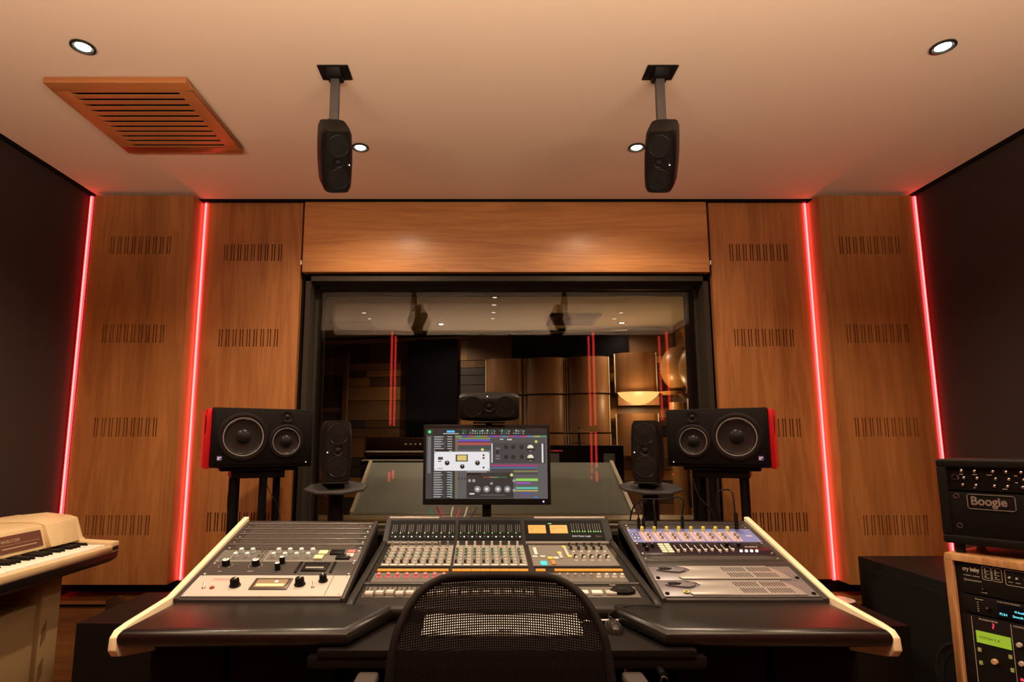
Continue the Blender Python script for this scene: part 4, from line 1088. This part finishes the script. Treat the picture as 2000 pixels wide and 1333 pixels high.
g = G().tube(smooth_path(path, 4), .0085, 12); mk('back_frame', g, mat('chair_frame_plastic', (.010, .008, .008), .5), ch)
g = G()
vs = []
g.prism([(-.02, .40), (.02, .40), (.03, .66), (.0, .66)], -.035, .035, 'x'); mk('back_support', g, M_BLACK, ch, bevel=.004)
g = G().box(-.24, .24, -.02, .44, .44, .50); mk('seat', g, mat('seat_fabric', (.02, .017, .017), .9), ch, bevel=.02, bseg=4)
for s_, x in ((-1, -.31), (1, .33)):
    g = G().box(x - .026, x + .026, -.02, .262, .675, .70); mk('arm_pad', g, mat('arm_pad_rubber', (.06, .05, .046), .55), ch, bevel=.008, bseg=3)
    g = G().box(x - .015, x + .015, .10, .17, .42, .68); g.box(min(x, .2 * s_), max(x, .2 * s_), .10, .17, .40, .43); mk('arm_post', g, M_BLACK, ch, bevel=.004)
g = G().cyl((0, .18, .10), (0, .18, .44), .025, 20); mk('gas_column', g, M_BLACK, ch)
g = G()
for k in range(5):
    a = 2 * PI * k / 5 + .3; g.cyl((0, .18, .10), (.28 * math.cos(a), .18 + .28 * math.sin(a), .065), .02, 10, r1=.014)
mk('star_base', g, M_BLACK, ch)
for k in range(5):
    a = 2 * PI * k / 5 + .3; x, y = .28 * math.cos(a), .18 + .28 * math.sin(a)
    g = G().cyl((x - .012, y, .028), (x + .012, y, .028), .028, 16); g.cyl((x, y, .03), (x, y, .07), .007); mk('castor', g, M_BLACK, ch)

# ------------------------------------------------------------------ side cabinets, disc, big cab
g = G().box(-1.475, -.965, 2.235, 2.68, 0, .600)
tag(mk('side_cabinet', g, mat('black_laminate', (.008, .006, .006), .45), bevel=.002), 'low black cabinet standing left of the desk', 'cabinet')
g = G().box(1.07, 1.535, 2.205, 2.68, 0, .600)
tag(mk('side_cabinet', g, MATS['black_laminate'], bevel=.002), 'low black cabinet right of the desk with a disc on top', 'cabinet')
def disc_mat():
    m = bpy.data.materials.new('disc_foil'); m.use_nodes = True; b = m.node_tree.nodes['Principled BSDF']
    b.inputs['Base Color'].default_value = (.75, .70, .66, 1); b.inputs['Metallic'].default_value = .5; b.inputs['Roughness'].default_value = .25
    b.inputs['Anisotropic'].default_value = .8; return m
g = G().lathe([(.0075, .0), (.06, 0), (.06, .0012), (.0075, .0012), (.0075, 0)], 48, closed=False)
cd = mk('compact_disc', g, disc_mat()); cd.location = (1.495, 2.56, .6005); tag(cd, 'shiny silver disc lying on the black cabinet right of the desk', 'disc')
cb = thing('speaker_cabinet', 'large black speaker cabinet standing behind the plywood rack case', 'speaker cabinet', (1.80, 2.08, 0))
g = G().box(0, .66, 0, .82, .0, .715); mk('cabinet_body', g, M_TOLEX, cb, bevel=.006)
g = G().box(-.004, 0, .04, .78, .05, .67); mk('grille', g, M_GRILLE, cb)
g = G().lathe([(.15, 0), (.15, .006), (.14, .008), (.135, .004), (.11, .002)], 40, 0, Matrix.Translation((-.004, .22, .36)) @ RY(-PI / 2), closed=False); mk('driver_ring', g, M_RUBBER, cb)

# ------------------------------------------------------------------ electric piano
PY0, PY1 = 1.70, 2.83
pn = thing('electric_piano', 'cream vintage electric piano with brown faceplate against the left wall', 'electric piano', (-1.95, 2.3, 0))
px, py = -1.95, 2.3
g = G().prism([(-2.20, .70), (-1.74, .70), (-1.705, .722), (-1.70, .750), (-2.20, .750)], PY0, PY1, 'y', T=TRS((-px, -py, 0))); mk('lower_case', g, M_BLKPL, pn, bevel=.004)
g = G().box(-2.20, -1.698, PY0, PY1 + .001, .750, .7535, T=TRS((-px, -py, 0))); mk('metal_trim', g, M_STEEL, pn)
g = G()
g.box(-1.725, -1.70, PY0, PY1, .7535, .782, T=TRS((-px, -py, 0)))        # key slip
g.prism([(-2.20, .7535), (-1.70, .7535), (-1.70, .797), (-1.86, .806), (-1.875, .82), (-1.905, .905), (-1.94, .915), (-2.19, .915), (-2.20, .90)], PY1 - .055, PY1, 'y', T=TRS((-px, -py, 0)))
g.prism([(-2.20, .7535), (-1.885, .7535), (-1.885, .800), (-1.848, .806), (-1.885, .903), (-1.94, .915), (-2.19, .915), (-2.20, .90)], 2.595, PY1 - .055, 'y', T=TRS((-px, -py, 0)))
g.prism([(-2.20, .7535), (-1.885, .7535), (-1.885, .800), (-1.868, .802), (-1.900, .898), (-1.93, .905), (-2.19, .905), (-2.20, .89)], PY0, 2.595, 'y', T=TRS((-px, -py, 0)))
mk('upper_case', g, M_PIANO, pn, bevel=.005, bseg=3)
g = G().prism([(-1.872, .818), (-1.8695, .8185), (-1.8905, .8825), (-1.893, .882)], 1.75, 2.575, 'y', T=TRS((-px, -py, 0))); fp = mk('faceplate', g, M_BROWN, pn)
def fpT(y, t): return TRS((-1.8695 - .021 * t - px + .0006, y - py, .8185 + .064 * t)) @ RZ(PI / 2) @ RX(math.radians(72))
text('lettering', 'WURLITZER', .018, mat('faded_gold', (.42, .30, .18), .5), fp, fpT(2.36, .58))
g = G().box(0, .80, 0, .0012, 0, .0004, T=fpT(1.76, .45)); g.box(0, .18, 0, .004, 0, .0004, T=fpT(2.36, .22)); mk('printed_lines', g, MATS['faded_gold'], fp)
wk = None; nk = 44; kw = (PY1 - .06 - PY0) / nk
for k in range(nk):
    y = PY0 + k * kw
    g_ = G().box(-1.884 - px, -1.728 - px, .0006, kw - .0006, .765, .788)
    if wk is None: wk = mk('white_key', g_, M_KEYW, pn, bevel=.0012, loc=(0, y - py, 0))
    else: copy_child(wk, (0, y - py, 0))
bk = None
for k in range(nk - 1):
    if k % 7 in (2, 6): continue
    y = PY0 + (k + 1) * kw
    g_ = G().prism([(-1.884 - px, .788), (-1.794 - px, .788), (-1.80 - px, .799), (-1.884 - px, .801)], -.0055, .0055, 'y')
    if bk is None: bk = mk('black_key', g_, M_KEYB, pn, bevel=.001, loc=(0, y - py, 0))
    else: copy_child(bk, (0, y - py, 0))
g = G()
g.box(-2.18, -1.86, 2.585, 2.70, 0, .70, T=TRS((-px, -py, 0)))
g.box(-2.18, -1.88, 1.75, 2.585, 0, .575, T=TRS((-px, -py, 0)))
mk('pedestal', g, M_PIANO2, pn, bevel=.006)
g = G()
for z in (.40, .25):
    g = G().prism([(2.60, z), (2.622, z + .03), (2.622, z + .10), (2.60, z + .07)], -1.86, -1.8575, 'x', T=TRS((-px, -py, 0))); mk('pedestal_mark', g, mat('faded_brown', (.16, .10, .05), .6), pn)
for y in (1.72,):
    g = G().box(-2.18, -1.86, y, y + .03, 0, .70, T=TRS((-px, -py, 0))); mk('end_leg', g, M_PIANO2, pn)
# dark leg by the wall
g = G().prism([(-1.86, 0), (-1.70, 0), (-1.72, .42), (-1.80, .50), (-1.86, .48)], 3.02, 3.05, 'y')
tag(mk('leaning_board', g, mat('dark_maroon_board', (.05, .02, .014), .6), bevel=.004), 'dark maroon board standing near the wall left of the low black cabinet', 'board')

# ------------------------------------------------------------------ plywood rack case with units
A1 = math.atan2(-.876, .483)
rcM = Matrix.Translation((1.294, 1.693, 0)) @ RZ(A1)     # local x along the face, -y out of the face, z up
rc = thing('rack_case', 'birch plywood rack case full of black units at the right edge', 'rack case', M=rcM)
ZT = .947; TH = .018; CW = .545; CD = .42
# local +y must point away from the viewer side
g = G().box(0, CW, 0, CD, ZT - TH, ZT); g.box(0, TH, 0, CD, .06, ZT - TH); g.box(CW - TH, CW, 0, CD, .06, ZT - TH); g.box(0, CW, 0, CD, .03, .06)
mk('case_body', g, W_PLY, rc, bevel=.002)
g = G().box(TH, TH + .016, .012, .022, .06, ZT - TH); mk('rack_rail', g, M_BLACK, rc); g = G().box(CW - TH - .016, CW - TH, .012, .022, .06, ZT - TH); mk('rack_rail', g, M_BLACK, rc)
g = G().box(TH, CW - TH, CD - .012, CD, .06, ZT - TH); mk('case_back', g, M_BLACK, rc)
g = G()
for x in (.04, CW - .04):
    for y in (.05, CD - .05): g.cyl((x, y, 0), (x, y, .03), .02, 12)
mk('feet', g, M_RUBBER, rc)
def unit(name, z0, z1, label):
    u = thing(name, label, 'rack unit', M=rcM @ Matrix.Translation((TH + .004, .012, z0)) @ FRONT)
    g = G().box(0, CW - 2 * TH - .008, 0, z1 - z0 - .002, -.20, .0); mk('chassis', g, mat('unit_black', (.013, .011, .011), .4), u, bevel=.001)
    return u
M_TXW = mat('printed_white', (.62, .58, .52), .5)
u1 = unit('wah_unit', .846, .927, 'black rack unit lettered cry baby at the top of the plywood case')
text('lettering', 'cry baby', .0150, M_TXW, u1, Tm((.013, .059, .0006)), bold=.0003, sx=.74)
g = G().box(.014, .032, .046, .0475, 0, .0005); mk('small_print', g, M_TXW, u1)
g = G().box(.035, .050, .046, .0475, 0, .0005); mk('small_print', g, M_TXW, u1)
text('lettering', 'PROGRAMMER', .0048, M_TXW, u1, Tm((.022, .033, .0006)))
g = G().tube([(.0175 + .0028 * math.cos(a * PI / 8), .0350 + .0028 * math.sin(a * PI / 8), .0004) for a in range(16)], .0005, 5, closed=True); mk('logo_ring', g, M_TXW, u1)
def rrect(g, x0, x1, y0, y1, r, t=.0006):
    pts = []
    for cx_, cy_, a0 in ((x1 - r, y1 - r, 0), (x0 + r, y1 - r, 90), (x0 + r, y0 + r, 180), (x1 - r, y0 + r, 270)):
        for k in range(4): a = math.radians(a0 + k * 30); pts.append((cx_ + r * math.cos(a), cy_ + r * math.sin(a), .0004))
    g.tube(pts, t, 5, closed=True)
for bx in ((.057, .076, .042), (.0785, .099, .042), (.106, .165, .038)):
    g = G(); rrect(g, bx[0], bx[1], bx[2], .076, .003); mk('outline', g, M_TXW, u1)
for x in (.064, .086):
    for y in (.070, .062, .052):
        g = G().lathe([(.0018, 0), (.0015, .0025)], 10, 0, Matrix.Translation((x, y, 0))); g.box(x - .003, x + .008, y - .005, y - .0038, 0, .0005); mk('push_button', g, M_TXW, u1)
for x in (.115, .130, .147):
    g = G().lathe([(.0028, 0), (.0024, .004)], 10, 0, Matrix.Translation((x, .058, 0))); g.box(x - .004, x + .006, .046, .0473, 0, .0006); mk('push_button', g, M_TXW, u1)
knob(u1, .056, .016, .0036, .005); g = G().box(.050, .063, .007, .0083, 0, .0006); mk('rule', g, M_TXW, u1)
u2 = unit('display_unit', .795, .844, 'black rack unit with a cyan lettered display in the plywood case')
g = G().box(.082, .26, .004, .037, 0, .003); dsp = mk('display', g, mat('display_black', (.005, .006, .012), .1), u2)
M_CY = glow('cyan_letters', (.15, .75, .9), 1.6)
text('lettering', 'P2 8.4', .0085, M_CY, dsp, Tm((.086, .010, .0034)), sx=.75); text('lettering', 'Smooth', .0085, M_CY, dsp, Tm((.113, .010, .0034)), sx=.8); text('lettering', 'M-Studio', .0075, M_CY, dsp, Tm((.118, .022, .0034)), sx=.8)
text('lettering', 'POWER  DIGITAL PROCESSOR', .0035, M_TXW, u2, Tm((.082, .041, .0006)))
g = G()
for q in range(5): g.box(.038, .041, .008 + q * .0055, .0093 + q * .0055, 0, .0006)
g.box(.034, .052, .038, .0394, 0, .0006); mk('ladder_print', g, M_TXW, u2)
knob(u2, .062, .020, .005, .008)
u3 = unit('programmer_unit', .60, .793, 'black rack unit with a glowing green display in the plywood case')
g = G().box(.029, .102, .122, .152, 0, .003); d3 = mk('display', g, glow('lcd_green', (.33, .48, .02), .85), u3)
text('lettering', 'SYSTEM 7 A', .0085, mat('lcd_ink', (.05, .09, .01), .5), d3, Tm((.036, .134, .0033)), sx=1.0)
text('lettering', 'PROGRAMMER', .0062, M_TXW, u3, Tm((.038, .181, .0006))); text('lettering', 'CONTROL', .0062, M_TXW, u3, Tm((.110, .181, .0006)))
g = G()
for (x0, y0, x1, y1) in ((.066, .176, .070, .178), (.068, .170, .070, .178), (.066, .170, .070, .172), (.066, .164, .068, .172)): g.box(x0, x1, y0, y1, 0, .0008)
mk('red_digit', g, glow('red_segment', (.9, .03, .06), 1.4), u3)
for x in (.021, .105):
    g = G().box(x, x + .0009, .0, .186, 0, .0008); mk('divider_line', g, M_TXW, u3)
gb = mat('pale_green_button', (.38, .45, .16), .4); bb = None
for x, y in ((.033, .103), (.033, .070), (.098, .104), (.099, .072)):
    g_ = G().box(-.0035, .0035, -.004, .005, 0, .004)
    if bb is None: bb = mk('push_button', g_, gb, u3, loc=(x, y, 0))
    else: copy_child(bb, (x, y, 0))
knob(u3, .064, .083, .007, .010, m=mat('tan_knob', (.55, .38, .22), .4), mi=None)
for y in (.140, .095): knob(u3, .120, y, .006, .009, m=mat('pale_knob', (.5, .45, .38), .4), mi=None)
g = G().box(.113, .130, .052, .058, 0, .002); mk('red_lamp', g, MATS['red_segment'], u3)
u4 = unit('lower_unit', .45, .598, 'plain black rack unit lowest in the plywood case')
knob(u4, .06, .08, .010, .012)

# amplifier head
A2 = math.atan2(-.79, .613)
amM = Matrix.Translation((1.301, 1.70, .955)) @ RZ(A2)
am = thing('guitar_amplifier', 'black guitar amplifier head with script nameplate on top of the plywood case', 'guitar amplifier', M=amM)
AW, AH, AD = .50, .232, .25
g = G().box(0, AW, .0, AD, .018, .018 + .024); g.box(0, AW, 0, AD, .018 + AH - .024, .018 + AH); g.box(0, .024, 0, AD, .04, .018 + AH - .02); g.box(AW - .024, AW, 0, AD, .04, .018 + AH - .02); g.box(.01, AW - .01, .10, AD - .01, .03, AH)
mk('cabinet', g, M_TOLEX, am, bevel=.006, bseg=3)
g = G().box(.022, AW - .022, .012, .03, .165, .229); cpn = mk('control_panel', g, mat('amp_panel_black', (.008, .007, .007), .25), am)
g = G().box(.022, AW - .022, .004, .02, .040, .160); grl = mk('front_board', g, mat('amp_board_black', (.007, .006, .006), .6), am, bevel=.003)
g = G()
for x in (.03, .47):
    for y in (.03, AD - .03): g.cyl((x, y, -.008), (x, y, .018), .012, 12)
mk('feet', g, M_RUBBER, am)
AF = Matrix.Translation((0, .004, 0)) @ FRONT
g = G(); 
def ringat(g, x, z, r, t=.0016, yy=0.0): g.tube([(x + r * math.cos(a * PI / 8), z + r * math.sin(a * PI / 8), yy) for a in range(16)], t, 6, closed=True, T=AF)
ringat(g, .040, .149, .006, .0013); mk('screw_cup', g, M_STEEL, am); g = G(); ringat(g, .041, .068, .006, .0013); mk('screw_cup', g, M_STEEL, am)
g = G(); ringat(g, .040, .200, .007, .002, -.006); mk('input_jack', g, M_CHROME, am)
kp = None
for x in (.057, .086, .125, .152, .182, .23, .28, .33, .38, .43):
    for q, z in enumerate((.180, .199, .218)):
        T = Matrix.Translation((x + .004 * (q % 2), .012, z)) @ FRONT
        g_ = G().lathe([(.0042, 0), (.0036, .006), (.002, .007)], 12)
        if kp is None: kp = mk('knob', g_, M_CHROME, am); kp.matrix_local = T
        else:
            c = kp.copy(); COL.objects.link(c); c.parent = am; c.matrix_local = T
g = G()
for i in range(26):
    x = .05 + (i % 13) * .030 + random.uniform(-.004, .004); z = random.choice((.172, .190, .208, .222))
    g.box(x, x + random.uniform(.004, .010), z, z + .0014, .0, .0006, T=Matrix.Translation((0, .0118, 0)) @ FRONT)
mk('panel_print', g, M_CREAMM, am)['kind'] = 'stuff'
g = G(); rr = []
x0, x1, z0, z1, c_ = .064, .164, .116, .155, .004
pts = [(x0 + c_, z0), (x1 - c_, z0), (x1, z0 + c_), (x1, z1 - c_), (x1 - c_, z1), (x0 + c_, z1), (x0, z1 - c_), (x0, z0 + c_)]
g.tube([(a, b, .002) for a, b in pts], 
       .0011, 6, closed=True, T=AF); npl = mk('nameplate', g, mat('pewter', (.36, .34, .32), .35, .6), am)
text('lettering', 'Boogie', .032, MATS['pewter'], npl, AF @ Tm((.0705, .1275, .001)), ext=.001, bold=.0009, sx=.86)

# ------------------------------------------------------------------ live room
g = G().box(-2.8, 2.6, 3.74, 8.4, -.1, 0); struct('floor.001', g, W_FLOOR)
g = G().box(-2.8, 2.6, 3.7, 8.4, CE, CE + .1); struct('ceiling.001', g, mat('live_ceiling', (.46, .37, .17), .9, noise=.03))
g = G().box(2.40, 2.5, 3.74, 8.4, 0, CE); struct('wall_right.001', g, W_LIVE[3])
g = G().box(-2.75, -2.65, 3.74, 8.4, 0, CE); struct('wall_left.001', g, W_LIVE[3])
# far wall runs slightly askew: y = 8.03 - .185 (x + 2.4)
FA = math.atan(-.185); FM = Matrix.Translation((-2.65, 8.08, 0)) @ RZ(FA)
FWL = 5.2
g = G(); random.seed(11); z = 0.0
hs = []
while z < 2.62:
    h = random.choice((.09, .12, .18, .26)); h = min(h, 2.66 - z); hs.append((z, h)); z += h + .008
for z, h in hs:
    x = 0
    while x < FWL:
        L_ = random.choice((.35, .55, .8, 1.1)); L_ = min(L_, FWL - x)
        g.box(x, x + L_ - .001, 0, .05 + random.uniform(0, .01), z, z + h, random.choices((0, 1, 2, 3), (3, 3, 3, 2))[0], FM)
        x += L_
g.box(0, FWL, .062, .12, 0, CE, 4, FM)
struct('wall_far', g, W_LIVE + [M_GAP])
# boards also on right wall, seen obliquely
g = G()
for z, h in hs:
    y = 3.8
    while y < 7.1:
        L_ = random.choice((.4, .6, .9)); L_ = min(L_, 7.12 - y)
        g.box(2.36, 2.40, y, y + L_ - .001, z, z + h, random.choices((0, 1, 2, 3), (3, 2, 3, 2))[0]); y += L_
struct('wall_far.001', g, W_LIVE)
def onfar(x, z, off=.0):
    # world point on the far wall plane for a wall-plane x
    return (x, 8.08 - .187 * (x + 2.65) - off, z)
def far_thing(name, label, cat, x, off, z=0, group=None):
    y = 8.08 - .187 * (x + 2.65) - off
    return thing(name, label, cat, (x, y, z), (0, 0, FA), group=group)
# black curtain and banner
r_ = far_thing('black_curtain', 'tall black fabric panel hanging at the far wall beyond the window', 'curtain', -.65, .10)
g = G()
for i in range(20):
    a = i / 20 * .68 - .34; g.box(a, a + .034, -.012 + .006 * (i % 2), .012, .75, 2.60)
mk('fabric', g, mat('black_cloth', (.004, .0035, .0045), .95, spec=.05), r_)
g = G().cyl((-.35, 0, 2.625), (.35, 0, 2.625), .012); mk('rail', g, M_STEEL, r_)
r_ = far_thing('black_banner', 'wide black fabric strip hung high on the far wall beyond the window', 'curtain', 1.095, .10)
g = G().box(-.72, .72, -.01, .01, 2.315, 2.63); mk('fabric', g, MATS['black_cloth'], r_)
g = G().cyl((-.73, 0, 2.645), (.73, 0, 2.645), .011); mk('rail', g, M_STEEL, r_)
# curved diffusers
def poly(x, z0, z1, wd, label, m=W_DIFF, off=.12):
    r_ = far_thing('curved_diffuser', label, 'acoustic diffuser', x, off, z0, group='curved wooden diffusers beyond the window')
    g = G(); n = 14; vs = []; fs = []; hh = z1 - z0
    for z in (0, hh):
        for i in range(n + 1):
            a = PI * i / n; vs.append((-wd / 2 * math.cos(a), -.12 * math.sin(a), z))
    for i in range(n): fs.append((i, i + 1, n + 2 + i, n + 1 + i))
    fs.append(tuple(range(n + 1))); fs.append(tuple(range(n + 1, 2 * n + 2)))
    g.add(vs, fs); mk('curved_face', g, m, r_)
    g = G().box(-wd / 2 - .012, -wd / 2, -.03, .02, 0, hh); g.box(wd / 2, wd / 2 + .012, -.03, .02, 0, hh); mk('edge_strips', g, W_CHEEK, r_)
cols = [(.30, .48), (.80, .48), (1.32, .50)]
for i, (x, wd) in enumerate(cols):
    nm = ['left', 'middle', 'right'][i]
    poly(x, 1.86, 2.31, wd, 'curved brown wooden diffuser in the upper row, %s of three' % nm)
    poly(x, 1.38, 1.84, wd, 'curved brown wooden diffuser in the second row, %s of three' % nm, off=.10)
    poly(x, .86, 1.36, wd, 'curved brown wooden diffuser in the lowest row, %s of three' % nm, off=.12)
poly(1.88, 1.86, 2.34, .48, 'curved orange wooden panel directly above the glowing wall lamp', off=.14)
poly(1.88, 1.10, 1.60, .48, 'curved orange wooden panel below the glowing wall lamp', off=.14)
# glowing wall lamp
r_ = far_thing('wall_lamp', 'glowing amber half-bowl wall lamp beyond the window', 'wall lamp', 1.885, .22, 1.70)
g = G(); vs = []; fs = []; n = 20; rings = [(.25, .155), (.21, .10), (.14, .045), (.07, .012), (.01, 0)]
for r0, h in rings:
    for i in range(n + 1):
        a = PI * i / n; vs.append((-r0 * math.cos(a), -r0 * .55 * math.sin(a), h))
for j in range(len(rings) - 1):
    for i in range(n): fs.append((j * (n + 1) + i, j * (n + 1) + i + 1, (j + 1) * (n + 1) + i + 1, (j + 1) * (n + 1) + i))
g.add(vs, fs); mk('glass_bowl', g, glow('lamp_amber', (1.0, .52, .14), 1.25), r_)
g = G().box(-.24, .24, 0, .02, .0, .16); mk('back_plate', g, W_DIFF, r_)
d = bpy.data.lights.new('lamp_light', 'POINT'); d.energy = 10; d.color = (1, .62, .28); d.shadow_soft_size = .05
o = bpy.data.objects.new('lamp_light', d); COL.objects.link(o); o.parent = r_; o.location = (0, -.30, .06)
# barrel diffusers on the right wall
def barrel(y, z, label):
    r_ = thing('barrel_diffuser', label, 'acoustic diffuser', (2.345, y, z), group='barrel diffusers on right wall beyond the window')
    g = G(); vs = []; fs = []; n = 16; m_ = 10
    for j in range(m_ + 1):
        t = j / m_; zz = -.24 + .48 * t; rr_ = .20 * math.sqrt(max(0.04, 1 - (2 * t - 1) ** 2 * .75))
        for i in range(n + 1):
            a = PI * i / n; vs.append((-rr_ * math.sin(a) * 1.1, rr_ * 1.15 * math.cos(a), zz))
    for j in range(m_):
        for i in range(n): fs.append((j * (n + 1) + i, j * (n + 1) + i + 1, (j + 1) * (n + 1) + i + 1, (j + 1) * (n + 1) + i))
    fs.append(tuple(range(n + 1))); fs.append(tuple(range(m_ * (n + 1), (m_ + 1) * (n + 1))))
    g.add(vs, fs); mk('barrel_shell', g, W_LIVE[1], r_)
    g = G().lathe([(.10, 0), (.14, .04)], 20, 0, TRS((-.10, 0, -.32))); mk('lower_rim', g, W_LIVE[1], r_)
    return r_
barrel(6.86, 2.13, 'rounded brass-coloured barrel diffuser, farther of the two on the right wall beyond the window')
barrel(6.22, 2.05, 'rounded brass-coloured barrel diffuser, nearer of the two on the right wall beyond the window')
for y, l in ((6.82, 'farther'), (6.22, 'nearer')):
    g = G().cyl((2.28, y, 0), (2.28, y, 1.72), .085, 20)
    tag(mk('wooden_column', g, W_LIVE[1]), 'round wooden column on the right beyond the window, %s of the two' % l, 'column')
# live ceiling vents
for (x, y, s_, l) in ((-1.58, 7.13, .25, 'left'), (1.07, 6.71, .28, 'right')):
    r_ = thing('ceiling_vent', 'dark wooden ceiling vent at the %s of the room beyond the window' % l, 'ceiling vent', (x, y, CE - .03))
    g = G().box(-s_, s_, -s_, -s_ + .04, 0, .03); g.box(-s_, s_, s_ - .04, s_, 0, .03); g.box(-s_, -s_ + .04, -s_, s_, 0, .03); g.box(s_ - .04, s_, -s_, s_, 0, .03); mk('frame', g, mat('dark_vent', (.09, .035, .014), .5), r_)
    g = G()
    for k in range(9): g.box(-s_ + .04, s_ - .04, -s_ + .06 + k * (2 * s_ - .1) / 9, -s_ + .08 + k * (2 * s_ - .1) / 9, .005, .015)
    g.box(-s_ + .04, s_ - .04, -s_ + .04, s_ - .04, .02, .03); mk('slats', g, MATS['dark_vent'], r_)
# framed sound panel at the far left
r_ = far_thing('framed_wall_panel', 'framed dark panel with wooden bands at the far left beyond the window', 'wall panel', -2.13, .13)
g = G().box(-.48, .30, 0, .03, 1.0, 2.45, 1)
for z0, z1 in ((2.16, 2.40), (1.66, 1.72), (1.45, 1.51)): g.box(-.46, .28, -.012, 0, z0, z1, 0)
g.box(.28, .34, -.03, .03, .9, 2.47, 0); g.box(-.48, .34, -.03, .03, 2.44, 2.47, 1); mk('panel_face', g, [W_LIVE[0], W_LIVE[2]], r_)
# small camera on the ceiling
r_ = thing('ceiling_sensor', 'small grey box on the ceiling at upper left beyond the window', 'sensor', (-1.62, 5.6, CE - .04))
g = G().box(-.05, .05, -.04, .04, -.02, .04); mk('housing', g, M_STEEL, r_, bevel=.004)
# sloping grey surface with pale edges on a black support, beyond the glass
r_ = thing('sloping_grey_surface', 'wide sloping grey surface standing beyond the window, behind the screen', 'surface', (.075, 4.5, 0))
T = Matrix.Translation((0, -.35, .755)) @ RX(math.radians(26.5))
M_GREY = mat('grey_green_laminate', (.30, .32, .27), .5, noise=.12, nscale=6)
g = G().box(-.96, .96, 0, .72, 0, .02, 0, T); mk('sloped_top', g, M_GREY, r_)
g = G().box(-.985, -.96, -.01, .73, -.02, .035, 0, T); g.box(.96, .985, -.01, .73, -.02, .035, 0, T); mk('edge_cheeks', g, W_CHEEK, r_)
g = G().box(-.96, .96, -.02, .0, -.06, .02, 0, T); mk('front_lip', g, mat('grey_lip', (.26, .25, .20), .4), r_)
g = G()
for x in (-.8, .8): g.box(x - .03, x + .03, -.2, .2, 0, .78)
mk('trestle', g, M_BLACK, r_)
# organ and dark instruments
r_ = thing('organ', 'dark organ with two rows of white keys, left of the screen beyond the window', 'organ', (-.66, 5.3, 0))
g = G().box(-.42, .42, 0, .5, 0, 1.02); g.box(-.42, .42, .22, .5, 1.02, 1.30); mk('organ_case', g, mat('dark_walnut', (.035, .016, .010), .4), r_, bevel=.006)
for z0, yy in ((1.105, -.16), (1.18, -.02)):
    g = G().box(-.40, .40, yy + .02, yy + .26, z0 - .045, z0 - .012); mk('manual_shelf', g, MATS['dark_walnut'], r_)
    k0 = None
    for i in range(28):
        g_ = G().box(0, .0255, yy, yy + .12, z0 - .012, z0)
        if k0 is None: k0 = mk('white_key', g_, M_KEYW, r_, loc=(-.38 + i * .027, 0, 0))
        else: copy_child(k0, (-.38 + i * .027, 0, 0))
g = G()
for i in range(7): g.cyl((-.05 + i * .045, .19, 1.24), (-.05 + i * .045, .22, 1.24), .009, 10)
mk('drawbar_knobs', g, M_CREAMM, r_)
r_ = thing('amplifier_stack', 'black amplifier with two pale square panels, right of the screen beyond the window', 'guitar amplifier', (.90, 5.2, 0))
g = G().box(-.35, .35, 0, .35, .6, 1.23); g.box(-.34, .34, .02, .33, .0, .59); mk('amp_case', g, M_TOLEX, r_, bevel=.008)
g = G().box(-.31, -.22, -.006, 0, 1.02, 1.16); g.box(.17, .27, -.006, 0, 1.02, 1.16); mk('pale_panels', g, mat('pale_teal', (.30, .38, .36), .3), r_)
g = G()
for x in (-.32, .16): g.box(x, x + .13, -.012, 0, 1.175, 1.19)
mk('chrome_strips', g, M_CHROME, r_)
g = G()
for i in range(5): g.lathe([(.010, 0), (.009, .014)], 12, 0, Matrix.Translation((-.15 + i * .07, -.001, 1.06)) @ FRONT)
mk('knobs', g, M_STEEL, r_)
r_ = thing('drum_hardware', 'dark cymbal stand with small cymbals, right of the screen beyond the window', 'cymbal stand', (1.05, 6.35, 0))
g = G().cyl((0, 0, 0), (0, 0, 1.42), .012); g.cyl((0, 0, .5), (.25, .1, 0), .009); g.cyl((0, 0, .5), (-.25, .1, 0), .009); g.cyl((0, 0, .5), (0, -.25, 0), .009); mk('stand', g, M_GUN, r_)
g = G().lathe([(.18, 1.36), (.05, 1.385), (.02, 1.40)], 28, closed=True); g.lathe([(.14, 1.24), (.04, 1.26)], 24); mk('cymbals', g, mat('bronze_dark', (.30, .20, .10), .3, .9), r_)
# pale step / riser below
g = G().box(-1.9, 2.1, 3.78, 4.02, 0, .772)
tag(mk('low_ledge', g, wood('yellowish_ledge', (.26, .18, .05), (.40, .28, .09), 'X', seed=3)), 'low yellowish wooden ledge just beyond the window, behind the left rack', 'ledge')
